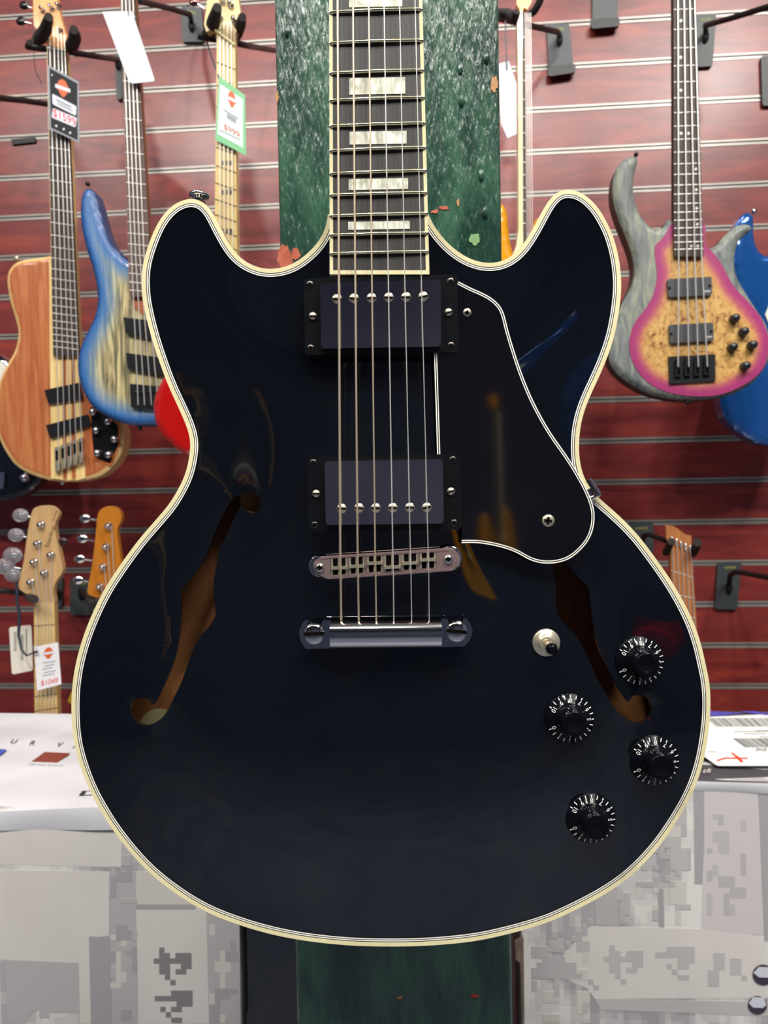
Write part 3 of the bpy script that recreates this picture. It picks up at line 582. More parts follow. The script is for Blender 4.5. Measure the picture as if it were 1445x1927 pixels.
# ---- blue burst bass
f2 = Plane(1.46)
g2 = root('bass_guitar', gloc(f2, 250, 800), 'blue burst bass guitar with ash grain and long upper horn, left of the black guitar', 'bass guitar', 'bass guitars on the slatwall')
B2 = [(240, 488), (225, 475), (209, 459), (196, 430), (187, 397.6), (180, 372), (174, 357), (164, 351), (154.5, 356), (150, 369), (148, 394), (151, 430), (161, 471.6), (170.6, 500.6), (178.6, 539), (180, 571), (172, 600), (158, 629), (146.4, 658), (142.6, 684), (145, 710), (154.5, 738.7), (170.6, 764), (193, 780.5), (219, 793), (248, 800), (286, 800.5), (318, 795), (348, 780), (366, 750), (372, 710), (362, 660), (340, 610), (338, 570), (348, 530), (340, 510), (310, 515), (290, 530), (284, 500)]
ash = burst('blue_burst_ash', [(88, 84, 64), (150, 138, 100), (196, 182, 134)], [(0, (14, 40, 84), 1), (5, (26, 78, 140), 1), (16, (40, 104, 166), .92), (34, (84, 136, 172), .45), (52, (180, 180, 140), 0)], (75, 60, 6), 2.2, .38, .2, 1.3, nscale=1., pos=[.36, .5, .62])
body_mesh(f2, B2, 5, .04, .009).build('body', [ash, mat('blue_side', (20, 56, 112), .35)], g2)
MB().prism(f2, [(244, 540), (290, 540), (285, 575), (268, 592), (252, 580)], -.004, .0015).build('neck_heel', grain('roasted_heel_wood', [(150, 82, 40), (176, 100, 52)], (80, 80, 10), 1, .4), g2)
neck_board(f2, g2, [(226, -40), (251, -40), (287, 558), (244.5, 558)], .010, grain('brown_neck_wood', [(120, 74, 44), (146, 92, 56)], (90, 90, 6), 1, .4), grain('brown_rosewood', [(70, 50, 44), (96, 72, 62)], (200, 200, 6), 1, .5), frets_between(-230, 548, 24, 2, 4), [(235 + .05 * (y - 150), y, 1.2) for y in (165, 240, 330)],
    [[(x0, -40, .003), (x1, 480, .006), (x2, 762, .009)] for x0, x1, x2 in [(228, 247.6, 260), (235, 255, 272), (242, 263, 285), (248.5, 271, 298)]])
for q in ([(232, 597), (300, 605), (302, 640), (236, 627)], [(237, 664), (306, 673), (308, 706), (240, 694)]):
    p_ = MB().prism(f2, q, 0, .009).build('pickup', PUB, g2, .0015)
MB().prism(f2, [(244, 722), (312, 728), (312, 772), (246, 766)], 0, .009).build('bridge', PUB, g2, .0012)
for x in (255, 268, 281, 294): circ(f2, x, 738, 4, [(1, 0), (1, .003), (.5, .004)], 'bridge_saddle', BLACKM, g2, 12, .009)
circ(f2, 166, 347, 4.5, [(.5, -.004), (1, .002), (.8, .006), (0, .007)], 'strap_button', BLACKM, g2, 14, -.014)
circ(f2, 264, 806, 5, [(.5, -.004), (1, .002), (.8, .006), (0, .007)], 'strap_button', BLACKM, g2, 14, -.018)
# ---- red bass with maple neck
f3 = Plane(1.405)
g3 = root('bass_guitar', gloc(f3, 400, 868), 'candy red bass guitar with maple neck and black block inlays, behind the left horn', 'bass guitar', 'bass guitars on the slatwall')
B3 = [(312, 700), (304, 710), (293, 729), (286, 751.6), (285, 774), (290, 796.6), (302.5, 819), (322, 838.5), (341, 853), (362, 861), (400, 868), (450, 862), (510, 840), (540, 790), (530, 720), (500, 650), (520, 590), (500, 540), (470, 540), (440, 560), (400, 560), (380, 580), (365, 640), (340, 680)]
redm = mat('candy_red_lacquer', (178, 16, 12), .2, coat=1.)
body_mesh(f3, B3, 6, .042, .012).build('body', [redm, mat('candy_red_side', (120, 12, 16), .2, coat=1.)], g3)
neck_board(f3, g3, [(408.5, 62), (442.5, 86), (446.5, 560), (403.5, 560)], .008, MAPLE_Y, MAPLE_Y, [(a - 7 + .02 * i, a + 7) for i, (a, _) in enumerate(frets_between(78, 640, 20, 0)[1:17])], None,
    [[(x0, 40, .002), (x1, 480, .005), (x2, 790, .006)] for x0, x1, x2 in [(414, 414, 418), (421, 422, 430), (428, 430, 442), (435, 438, 454)]], fretm=mat('dark_fret', (92, 76, 52), .4, .6))
BLK = mat('black_inlay', (20, 18, 20), .4)
for y in (160, 236, 307, 362, 435):
    for x in (420, 428, 435): MB().prism(f3, [(x - 2.6, y - 5), (x + 2.6, y - 4.2), (x + 2.6, y + 4.8), (x - 2.6, y + 4)], .007, .0084).build('block_inlay', BLK, g3)
MB().prism(f3, [(392, -30), (390, 0), (386, 30), (384, 46), (388, 60), (396, 56), (404, 54), (407, 64), (442, 88), (443, 62), (450, 45), (453, 28), (449, 0), (446, -30)], -.014, .003).build('headstock', MAPLE_Y, g3, .003)
MB().tube([f3.P(405, 57, .012), f3.P(442, 85, .012)], .0022, 8).build('nut', mat('bone_nut', (226, 212, 160), .4), g3)
for x, y in [(414, 34), (419, 3), (434, 10), (441, 40)]: tuner(f3, g3, x, y, 5, .003)
key(f3, g3, 366, 4, 386, 18, 9, mat('red_reflecting_key', (150, 110, 110), .12, 1.))
# ---- black guitar at the very left edge
f4 = Plane(1.70)
g4 = root('electric_guitar', gloc(f4, 0, 940), 'black guitar with white pickguard cut off by the left edge, behind the natural bass', 'guitar')
B4 = [(-60, 664), (-20, 660), (2, 672), (16, 682), (30, 705), (36, 740), (50, 780), (70, 830), (80, 870), (78, 895), (70, 910), (54, 925), (22, 939), (0, 942), (-50, 940), (-110, 910), (-140, 850), (-130, 780), (-110, 730), (-110, 690)]
body_mesh(f4, B4, 7, .04, .006).build('body', [GLOSS, GLOSS], g4)
MB().prism(f4, [(-60, 680), (-5, 678), (8, 684), (12, 690), (4, 705), (0, 735), (-20, 780), (-60, 790)], 0, .0025).build('pickguard', WHITE, g4)
MB().prism(f4, [(-14, 888), (8, 889), (8, 902), (6, 920), (-14, 920)], 0, .008).build('bridge', CHROME, g4, .001)
circ(f4, 49, 899, 9.5, [(1, 0), (1, .006), (.7, .014), (0, .015)], 'knob', CHROME, g4, 20); MB().tube([f4.P(38, 900, .006), f4.P(48, 900, .006)], .003, 8).build('jack_plate', CHROME, g4)
# ---- burl top bass on the right
f5 = Plane(1.48)
g5 = root('bass_guitar', gloc(f5, 1290, 752), 'magenta and burl top bass guitar with grey wings, right of the black guitar', 'bass guitar', 'bass guitars on the slatwall')
B5 = [(1264, 409.5), (1251, 425), (1236, 428), (1220, 419), (1204.6, 397), (1195, 366), (1194, 331.6), (1200, 307), (1203, 293), (1192, 290.5), (1176.5, 296), (1162.5, 313), (1155, 341), (1156, 375), (1167, 412.6), (1179.7, 444), (1190.6, 475), (1195, 506), (1190.6, 534), (1176.5, 562), (1164, 590), (1151.6, 627.5), (1147, 662), (1152, 687), (1170, 708.5), (1201.5, 730), (1235.7, 744), (1282.4, 752), (1329, 750.5), (1376, 742.7), (1413, 724), (1435, 702), (1448, 680), (1454, 650), (1448, 616), (1438, 596), (1422.6, 574.5), (1397.7, 534), (1386.8, 509), (1385, 484), (1391.4, 453), (1408, 437), (1419.5, 427), (1410, 419), (1391.4, 422), (1369.6, 437.5), (1351, 459), (1338.5, 464), (1325, 458)]
gw_ = grain('grey_stained_wings', [(84, 90, 92), (116, 122, 118), (146, 150, 124)], (30, 30, 7), 2.5, .5, 0, 1.4)
body_mesh(f5, B5, 5, .045, .010).build('body', [gw_, mat('dark_brown_side', (52, 44, 42), .5)], g5)
P5 = [(1267, 419), (1254, 437.5), (1243, 452), (1232, 463), (1233, 490), (1235.7, 518.5), (1229.5, 552.7), (1214, 581), (1195, 605.7), (1184, 640), (1187.4, 674), (1204.6, 705), (1229.5, 727), (1267, 741), (1313.6, 746), (1354, 742.7), (1394.5, 727), (1425.7, 705), (1441, 680), (1446, 640), (1432, 600), (1410, 571.4), (1379, 537), (1357, 496.7), (1338.5, 472), (1326, 456), (1323, 420)]
burl = burst('magenta_burst_burl', [(120, 70, 34), (184, 140, 74), (204, 164, 96)], [(0, (150, 40, 100), 1), (10, (158, 46, 104), 1), (18, (170, 66, 96), .85), (27, (196, 124, 84), .5), (38, (210, 170, 100), 0)], (110, 110, 90), .8, .42, .2, 5, nscale=1., pos=[.32, .44, .6])
Pq = resample(smooth(catmull(P5, 3), 2, True), 4, True); vs, tri = fill(Pq, [], 5.); mb = MB(); d5 = dist(vs, Pq)
mb.add([f5.P(x, y, 0) + f5.n * .0012 for x, y in vs], tri, 0, True); mb.attr = list(d5); k = len(Pq)
mb.add([f5.P(x, y, 0) + f5.n * .0012 for x, y in Pq] + [f5.P(x, y, 0) - f5.n * .006 for x, y in Pq], [[i, i + k, (i + 1) % k + k, (i + 1) % k] for i in range(k)])
mb.build('top_panel', burl, g5)
fy = [17.4, 55, 90, 123.5, 154, 184, 211.5, 237, 262, 286, 308, 328, 348, 365, 383, 399, 414, 429, 442.6, 455.5, 469]
neck_board(f5, g5, [(1267.5, -40), (1307.5, -40), (1323, 483), (1268.5, 482)], .010, ROSE, ROSE, [(y + .8, y - .8) for y in fy],
    [(1281, 39, 2.6), (1280.5, 108, 2.6), (1281, 170, 2.6), (1281.5, 251, 2.6), (1295.5, 251, 2.6), (1309.5, 318, 2.6), (1310, 357, 2.6), (1311, 392, 2.6), (1312, 422, 2.6), (1301, 463, 2.4), (1313, 463, 2.4)],
    [[(x0, -40, .003), (x1, 480, .006), (x2, 690, .007)] for x0, x1, x2 in [(1275.5, 1277, 1276), (1286.5, 1292.5, 1296), (1297, 1307, 1314), (1306, 1320, 1331)]], gw=.0012, dotm=mat('pearl_dot', (226, 222, 214), .3))
MPU = mat('matte_charcoal_plastic', (62, 64, 68), .55)
for q in ([(1256, 525), (1339, 520.5), (1340, 555), (1258, 559.5)], [(1259, 611), (1342, 607), (1343, 641), (1261, 646)]):
    p_ = MB().prism(f5, rquad(q, 4), 0, .008).build('pickup', MPU, g5, .001)
    x2, y2 = q[2]; MB().prism(f5, [(x2 - 16, y2 - 8), (x2 - 3, y2 - 9), (x2 - 3, y2 - 6), (x2 - 16, y2 - 5)], .0078, .0084).build('printed_mark', mat('pale_print', (170, 170, 172), .5), p_)
    for xx_, yy_ in ((q[0][0] + 4, (q[0][1] + q[3][1]) / 2), (q[1][0] - 4, (q[1][1] + q[2][1]) / 2)): circ(f5, xx_, yy_, 2.4, [(1, 0), (1, .0006)], 'screw_hole', DARK, p_, 10, .008)
bm = MB().prism(f5, [(1258, 671), (1346, 666.5), (1346.5, 717), (1260, 722)], 0, .006).build('bridge', mat('black_bridge', (34, 36, 38), .4, .4), g5, .001)
for i in range(4):
    x = 1277 + 18 * i; y = 690 - i
    MB().prism(f5, [(x - 6, y - 14), (x + 6, y - 14.5), (x + 6, y + 18), (x - 6, y + 18.5)], .005, .012).build('bridge_saddle', BLACKM, bm, .0012)
    MB().prism(f5, [(x - 2, y + 2), (x + 2, y + 2), (x + 3, y + 15), (x - 3, y + 15)], .0118, .0124).build('saddle_slot', DARK, bm)
for x, y in [(1382, 598), (1399, 623), (1415, 648), (1378, 652), (1402, 687)]:
    o_ = circ(f5, x - 3, y + 3, 8.2, [(1, 0), (1, .004), (.88, .016), (.7, .0185), (0, .019)], 'knob', mat('black_dome_knob', (30, 30, 34), .3), g5, 22)
circ(f5, 1196, 292, 4, [(.6, -.004), (1, .002), (.8, .006), (0, .007)], 'strap_button', BLACKM, g5, 14, -.012)
circ(f5, 1293, 757, 5, [(.6, -.004), (1, .002), (.8, .006), (0, .007)], 'strap_button', BLACKM, g5, 14, -.014)
# ---- blue guitar, right edge
f6 = Plane(1.64)
g6 = root('electric_guitar', gloc(f6, 1445, 838), 'glossy metallic blue guitar cut off by the right edge, behind the burl bass', 'guitar')
B6 = [(1388, 417), (1398, 403), (1411, 397), (1420, 406), (1420, 432), (1424, 458), (1433, 474), (1446, 481), (1465, 480), (1500, 500), (1560, 560), (1580, 680), (1550, 790), (1500, 835), (1445, 838), (1414.6, 828), (1385, 808), (1365, 783), (1357, 753), (1357, 700), (1370, 640), (1384, 590), (1386, 540), (1380, 490), (1381, 445)]
blue = mat('metallic_blue_lacquer', (26, 84, 156), .18, .35, coat=1.)
body_mesh(f6, B6, 6, .042, .008).build('body', [blue, blue], g6)
MB().prism(f6, [(1440, 592), (1447, 575), (1480, 560), (1500, 640), (1460, 640)], 0, .003).build('pickguard', mat('mint_white_guard', (222, 228, 206), .4), g6)
circ(f6, 1417, 399, 5, [(.5, -.004), (1, .002), (.8, .008), (0, .009)], 'strap_button', CHROME, g6, 14, -.012)
# ---- yellow bass seen edge-on
f7 = Plane(1.58)
g7 = root('bass_guitar', gloc(f7, 980, 640), 'yellow bass guitar turned edge-on with cream neck, right of the green post', 'bass guitar', 'bass guitars on the slatwall')
yel = mat('bright_yellow_lacquer', (232, 160, 6), .2, coat=.8)
body_mesh(f7, [(930, 392), (940, 381), (948, 385), (954, 398), (957, 430), (962, 462), (972, 488), (984, 478), (992, 455), (1003, 423), (1012, 408), (1026, 414), (1034, 450), (1036, 520), (1030, 640), (960, 660), (900, 640), (905, 520), (915, 440)], 6, .04, .006).build('body', [yel, yel], g7)
MB().prism(f7, [(974, 20), (983, 20), (984, 440), (985, 490), (960, 490), (972, 462), (976, 430)], .004, .05).build('neck', grain('cream_neck', [(226, 204, 150), (242, 226, 180)], (90, 90, 4), 1, .3, .4), g7, .004)
MB().prism(f7, [(983, 22), (987.5, 24), (991, 470), (984, 470)], .006, .048).build('fretboard', ROSE, g7)
for i in range(13):
    y = [70, 112, 151, 187, 219, 250, 278, 305, 329, 353, 376, 397, 420][i]; MB().tube([f7.P(984, y, .049), f7.P(988.5, y + 1, .049)], .0009, 6).build('fret', STEEL, g7)
for x0, x1 in [(988, 991.5), (991.5, 994.5), (995, 998), (998.5, 1002)]: MB().tube([f7.P(x0, 24, .04), f7.P(x1, 470, .04)], .0006, 6).build('string', STEEL, g7)
MB().prism(f7, [(971, -30), (972, 8), (982, 25), (986, 14), (992, 18), (1000, 4), (1004, -30)], .01, .03).build('headstock', mat('orange_lacquer_head', (226, 150, 26), .25, coat=.6), g7, .002)
# ---- hanging heads at the bottom
f8 = Plane(1.50)
g8 = root('bass_guitar', gloc(f8, 86, 1345), 'bass guitar with pale maple headstock and clear tuner covers, lower left', 'bass guitar')
PMAP = grain('satin_pale_maple', [(176, 140, 94), (196, 160, 112)], (60, 60, 6), 1, .45)
H8 = [(59, 967), (65, 956), (81, 951), (98, 953), (109, 963), (110, 971.5), (103.5, 984.5), (104.6, 1004), (111, 1034.6), (118, 1069.5), (115.5, 1080), (103, 1098), (100, 1117.5), (101, 1137), (65, 1137), (66, 1126), (50, 1117.5), (37, 1109), (35, 1100), (43.6, 1061), (52, 1004)]
MB().prism(f8, [tuple(p) for p in smooth(catmull(H8, 4), 1, True)], -.014, .001).build('headstock', PMAP, g8, .0015)
neck_board(f8, g8, [(64.5, 1135), (101, 1135), (110.5, 1420), (66, 1420)], .004, PMAP, grain('maple_board', [(206, 174, 112), (224, 192, 128)], (90, 90, 5), 1, .4), [(1178, 1175), (1216, 1213), (1252, 1249), (1280, 1278), (1311, 1306), (1338, 1332), (1366, 1360)], None,
    [[(x0, y0, .002), (x1, 1135, .003), (x2, 1420, .003)] for x0, y0, x1, x2 in [(59, 1095, 70, 72), (66, 1058, 76, 80), (73, 1023, 83, 88), (86, 1078, 89, 96), (97, 1044, 95, 104)]], fretm=mat('dull_fret', (150, 124, 80), .4, .7))
for x, y in [(78.5, 987), (72, 1022.6), (65.4, 1057.5), (59, 1095), (97, 1044), (84.6, 1078)]: tuner(f8, g8, x, y, 6, .001)
CLEAR = mat('clear_plastic_cover', (236, 236, 240), .08, 0, 0, .85, 1.45)
for (x, y, w, ex, ey) in [(39, 970, 15, 58, 973), (30.5, 1007, 15, 50, 1011), (24, 1045, 18, 44, 1046), (10, 1066, 18, 40, 1070), (24, 1082, 16, 38, 1085)]:
    key(f8, g8, x, y, ex, ey, w, CLEAR, h=-.004); MB().ball(f8, f8.P(x, y, -.004), w * .55 * f8.u(), 1, .6, .3).build('key_paddle', CHROME, g8)
key(f8, g8, 118, 1019, 106, 1022, 9, mat('dark_key', (70, 60, 62), .3, .8), h=-.008)
mb = MB(); mb.text(f8, 'Sterling', (94.5, 1010), (4.4, -13.5), (-10.5, -3.4), .0014); mb.build('headstock_lettering', mat('brown_ink', (78, 52, 32), .5), g8)
mb = MB(); mb.text(f8, 'by music', (103, 970), (2.3, -5.6), (-4.5, -1.8), .0014); mb.build('headstock_lettering', MATS['brown_ink'], g8)
f9 = Plane(1.50)
g9 = root('bass_guitar', gloc(f9, 200, 1300), 'bass guitar with amber orange headstock and chrome tuners, at lower left beside the black guitar', 'bass guitar')
AMB = grain('amber_lacquer', [(168, 100, 26), (190, 120, 36)], (30, 30, 5), 1, .3, .6)
H9 = [(184, 969), (192, 957), (205, 952), (218, 955), (227, 965), (228.5, 980), (221, 993), (220.6, 1006), (223.5, 1028), (228, 1061), (232, 1090), (224, 1110), (212, 1126), (190, 1126), (174.4, 1122), (164.6, 1117.5), (166, 1100), (172, 1071.7), (179, 1017)]
MB().prism(f9, [tuple(p) for p in smooth(catmull(H9, 4), 1, True)], -.014, .001).build('headstock', AMB, g9, .0015)
neck_board(f9, g9, [(190, 1124), (222, 1124), (240, 1420), (200, 1420)], .003, AMB, ROSE, frets_between(1126, 1400, 8), None, [[(x0, y0, .002), (x1, 1125, .003), (x2, 1420, .003)] for x0, y0, x1, x2 in [(190, 1104, 196, 208), (196, 1067, 203, 216), (202, 1029, 210, 224), (210, 990, 217, 232)]])
for x, y in [(205, 990), (200.6, 1029), (194.7, 1067), (189, 1104)]: tuner(f9, g9, x, y, 6, .001)
for x, y, ex, ey in [(160, 976, 184, 979), (155, 1014, 178, 1018), (150, 1052, 174, 1055), (147, 1092, 168, 1095)]: key(f9, g9, x, y, ex, ey, 10, CHROME, h=-.004)
# ---- headless neck, right
f10 = Plane(1.66)
g10 = root('bass_guitar', gloc(f10, 1290, 1300), 'headless bass guitar with tan neck, hanging low beside the right edge of the black guitar', 'bass guitar')
TAN = grain('tan_roasted_maple', [(168, 104, 56), (192, 128, 74)], (90, 90, 6), 1, .45)
neck_board(f10, g10, [(1261, 1030), (1301, 1042), (1318, 1300), (1272, 1300)], .004, TAN, TAN, [(1074, 1087), (1118, 1126), (1156, 1163), (1192, 1200)], None, [[(x0, y0, .003), (x1, 1300, .003)] for x0, y0, x1 in [(1264, 1012, 1277), (1273, 1018, 1286), (1282, 1022, 1295), (1291, 1026, 1304), (1299, 1030, 1313)]], fretm=mat('pale_fret', (216, 208, 196), .4, .5))
MB().prism(f10, [(1253, 988), (1268, 990), (1282, 1000), (1290, 1006), (1301, 1008), (1301, 1042), (1261, 1030), (1254, 1013)], -.01, .002).build('headpiece', TAN, g10, .002)
for i in range(5):
    mb = MB(); x, y = 1264 + 8.6 * i, 1012 + 4.2 * i
    for q in range(3): mb.ball(f10, f10.P(x, y + q * 4.5, .004), 3 * f10.u(), seg=10)
    mb.build('string_clamp', CHROME, g10)

# ================================================================== HANGERS
fw = Plane(YW)
def hanger(label, plate=None, arm=None, forks=None, r=.006, lip=True, grp='slatwall guitar hangers', badge=True):
    p0 = fw.P(*(plate[0] if plate else arm[0][:2])); rt = root('guitar_hanger', (p0.x, YW, p0.z), label, 'guitar hanger', grp)
    if plate:
        MB().prism(fw, rquad(plate, 5), .0005, .010).build('hanger_plate', GREYM, rt, .0015)
        (a, b_, c, d) = plate
        if lip: MB().prism(fw, rquad([(d[0] - 2, d[1] - 14), (c[0] + 3, c[1] - 15), (c[0] + 3, c[1] + 2), (d[0] - 2, d[1] + 4)], 6), .009, .022).build('hanger_lip', BLACKM, rt, .003)
        if badge: MB().prism(fw, [(a[0] + 12, a[1] + 8), (b_[0] - 10, b_[1] + 8), (b_[0] - 10, b_[1] + 13), (a[0] + 12, a[1] + 13)], .0098, .0104).build('printed_badge', mat('olive_print', (112, 112, 62), .5), rt)
    if arm: MB().tube([W(x, y, Y) for x, y, Y in arm], r, 10).build('hanger_arm', BLACKM, rt)
    if arm and plate:
        x, y, Y = arm[0]; MB().ball(fw, W(x, y + 8, YW - .014), .009, .8, 1.6, .7).build('hanger_joint', BLACKM, rt)
    for fk in (forks or []):
        MB().tube([W(x, y, Y) for x, y, Y in fk[0]], fk[1], 12).build('hanger_fork', FOAM, rt, 0)
    return rt
hanger('grey hanger plate with black arm reaching left, above the right horn of the black guitar', [(1029, 45), (1071, 44), (1080, 134), (1033, 140)], [(1053, 66, 1.83), (1049, 60, 1.78), (1000, 49, 1.66), (936, 34, 1.54)],
       [([(938, 22, 1.55), (955, 24, 1.54), (968, 34, 1.53), (972, 22, 1.52)], [.006, .008, .01, .008]), ([(999, 26, 1.56), (1006, 20, 1.54), (1014, 6, 1.53), (1020, -12, 1.52)], .007)])
hanger('grey hanger plate cut off by the top edge, left of the burl bass neck', [(1116, -40), (1160, -41), (1163, 47), (1114, 50)])
hanger('grey hanger plate with arm reaching up right, just right of the burl bass neck', [(1306, 27), (1348, 25), (1341, 124), (1308, 126)], [(1328, 60, 1.83), (1327, 48, 1.79), (1380, 33, 1.72), (1470, 5, 1.62)], lip=False)
hanger('grey hanger plate at the upper right edge, cut off by the frame', [(1432, 105), (1476, 103), (1474, 197), (1435, 199)], lip=False)
hanger('grey hanger plate beside the right edge of the black guitar, holding the headless neck', [(1183, 984), (1229, 983), (1230, 1038), (1184, 1075)], [(1209, 1022, 1.83), (1211, 1008, 1.79), (1222, 1006, 1.76), (1254, 1018, 1.68)],
       [([(1252, 1040, 1.68), (1256, 1034, 1.66), (1263, 1019, 1.62)], .0075), ([(1303, 1042, 1.69), (1308, 1034, 1.66), (1312, 1021, 1.62)], .0085)], lip=False)
hanger('grey hanger plate low on the right with a bent arm and nothing hung on it', [(1351, 1058), (1395, 1057), (1387, 1147), (1345, 1146)], [(1372, 1098, 1.83), (1374, 1082, 1.80), (1384, 1076, 1.77), (1400, 1078, 1.74), (1470, 1092, 1.55)], lip=False)
hanger('grey hanger plate between the white tag and the maple headstock', [(341, 9), (379, 15), (384, 78), (343, 79)], [(360, 40, 1.83), (357, 27, 1.79), (320, 16, 1.72), (262, 2, 1.58)], lip=False)
hanger('black hanger arm with foam forks cradling the maple headstock of the red bass', None, [(516, 95, 1.82), (470, 87, 1.62), (440, 80, 1.47), (372, 68, 1.45)],
       [([(386, 66, 1.46), (396, 58, 1.44), (402, 40, 1.39), (409, 14, 1.35)], [.008, .012, .012, .008]), ([(441, 74, 1.46), (447, 62, 1.44), (452, 48, 1.40), (456, 32, 1.36)], [.008, .010, .010, .007])])
hanger('black hanger arm with foam forks cradling the headstock of the natural bass', [(216, 100), (230, 102), (230, 186), (219, 188)], [(222, 112, 1.83), (200, 109, 1.75), (131, 98, 1.55), (52, 88, 1.52)],
       [([(68, 78, 1.57), (76, 70, 1.54), (86, 55, 1.49), (92, 32, 1.44)], [.010, .013, .012, .008]), ([(128, 94, 1.56), (136, 84, 1.53), (141, 70, 1.49), (139, 56, 1.45)], [.010, .013, .012, .008]), ([(52, 88, 1.52), (56, 80, 1.5)], .006)], lip=False, badge=False)
hanger('black hanger arm crossing behind the black price tag', None, [(90, 196, 1.83), (50, 190, 1.76), (-30, 181, 1.6)], r=.0065)
hanger('dark hanger plate below the chrome tuners of the amber headstock', [(132, 1088), (172, 1088), (170, 1157), (132, 1157)], [(152, 1110, 1.83), (160, 1120, 1.76), (172, 1122, 1.60)], [([(166, 1119, 1.56), (170, 1130, 1.53), (180, 1136, 1.50), (188, 1130, 1.47)], [.006, .008, .009, .007])], lip=False)
hanger('black hanger behind the maple headstock at lower left', [(98, 1086), (118, 1086), (116, 1142), (99, 1142)], [(108, 1110, 1.83), (112, 1116, 1.70), (70, 1120, 1.56), (-20, 1108, 1.54)],
       [([(46, 1112, 1.53), (56, 1124, 1.50), (64, 1128, 1.46)], [.006, .008, .009])], lip=False, badge=False)
o = MB().prism(fw, [(21, 262), (66, 258), (66, 267), (22, 272)], -.002, .006).build('slot_clip', BLACKM, bevel=.001); tag(o, 'small black plastic clip pushed into a slatwall groove, left of the natural bass neck', 'clip')

# ================================================================== TAGS
RED = mat('red_marker', (214, 60, 60), .6); ORG = mat('badge_orange', (204, 92, 40), .5); PAPER = mat('white_card', (208, 211, 220), .55)
def card(name, fr, pts, m, label, cat='price tag', h=.0006, grp=None):
    p = fr.P(*pts[0]); rt = root(name, (p.x, p.y, p.z), label, cat, grp)
    MB().prism(fr, pts, 0, h).build('card', m, rt); return rt
def emblem(fr, rt, x, y, w, hgt, sk=.35):
    def q(a, b_): return (x + a * w, y + b_ * hgt + a * w * sk)
    MB().prism(fr, [q(*p) for p in [(0, -1), (.5, -.8), (.75, -.35), (.95, -.15), (.95, .2), (.6, .4), (.35, .8), (0, 1), (-.35, .8), (-.6, .4), (-.95, .2), (-.95, -.15), (-.75, -.35), (-.5, -.8)]], .0006, .0012).build('emblem', ORG, rt)
    MB().prism(fr, [q(-1.1, -.2), q(1.1, -.2), q(1.1, .2), q(-1.1, .2)], .0011, .0015).build('emblem_band', PAPER, rt)
ft = Plane(1.500)
t1 = card('price_tag', ft, [(90, 122), (148, 154), (149, 269), (93, 242)], mat('grey_edge_card', (126, 132, 142), .4), 'black price tag with grey edge tucked under the strings of the natural bass', grp='price tags')
MB().prism(ft, [(93, 128), (145.5, 157), (146, 264), (96, 240)], .0004, .0008).build('black_face', mat('black_card', (20, 21, 25), .7), t1)
emblem(ft, t1, 118, 166, 13, 17)
MB().prism(ft, rquad([(98, 176), (144, 200), (143, 218), (99, 196)], 3), .0007, .0011).build('sticker', PAPER, t1); MB().prism(ft, rquad([(99, 203), (145, 222), (142, 240), (97, 221)], 3), .0007, .0011).build('sticker', PAPER, t1)
mb = MB(); mb.text(ft, '$1599', (121, 221.5), (17.5, 8), (-1.5, -21), .0014); mb.build('price', RED, t1)
mb = MB(); mb.prism(ft, [(106, 186), (134, 200), (134, 204), (106, 190)], .0011, .0013); mb.prism(ft, [(108, 193), (136, 207), (136, 210), (108, 196)], .0011, .0013); mb.build('small_print', mat('grey_print', (150, 152, 160), .6), t1)
circ(ft, 98, 141, 1.6, [(1, 0), (1, .0003)], 'eyelet', PAPER, t1, 10, .001)
for x, y in ((106, 237), (120, 243), (132, 250)): circ(ft, x, y, 2.2, [(1, 0), (1, .0003)], 'printed_icon', PAPER, t1, 10, .001)
f_ = Plane(1.39)
t2 = card('price_tag', f_, [(412, 143), (461, 179), (463, 292.6), (405, 263)], mat('mint_green_card', (118, 186, 132), .5), 'mint green price tag hanging on the maple neck of the red bass', grp='price tags')
MB().prism(f_, [(414, 158), (457, 187), (457, 278), (409, 252)], .0004, .0009).build('white_panel', mat('pale_mint', (206, 232, 222), .5), t2)
emblem(f_, t2, 436, 187, 9, 16, .5)
mb = MB(); mb.prism(f_, [(421, 205), (448, 222), (448, 225), (421, 208)], .0009, .0012); mb.prism(f_, [(427, 213), (444, 224), (444, 233), (427, 222)], .0009, .0012); mb.prism(f_, [(412, 243), (452, 262), (452, 264), (412, 245)], .0009, .0012); mb.build('small_print', mat('grey_print', (150, 152, 160), .6), t2)
mb = MB(); mb.text(f_, '$999', (436, 246.5), (15, 8.5), (-1, -15), .0014); mb.build('price', RED, t2)
t3 = card('hang_tag', Plane(1.435), [(192.5, 22), (248, 21), (291, 150), (289, 153), (249, 157), (243, 154)], PAPER, 'blank white hang tag on the neck of the blue burst bass', 'tag', grp='blank white tags')
MB().tube([W(238, -20, 1.445), W(241, 5, 1.434), W(242, 30, 1.434)], .0011, 6).build('tie', mat('grey_tie', (90, 90, 100), .5), t3)
t4 = card('hang_tag', Plane(1.50), [(934, 121), (957, 115), (972, 158), (972, 252), (955, 260), (943, 233)], PAPER, 'blank white hang tag beside the green post, left of the edge-on neck', 'tag', grp='blank white tags')
MB().tube([W(951, 40, 1.53), W(952, 90, 1.5), W(954, 130, 1.497)], .0014, 6).build('tie', MATS['grey_tie'], t4)
f_ = Plane(1.475)
t5 = card('price_tag', f_, [(64, 1216), (73, 1215.5), (109, 1208.6), (115.5, 1287.5), (70, 1299.5)], mat('white_sleeve', (222, 220, 222), .3), 'white $1049 price tag on the neck below the pale maple headstock', grp='price tags')
emblem(f_, t5, 91, 1229, 10.5, 11, -.15)
mb = MB()
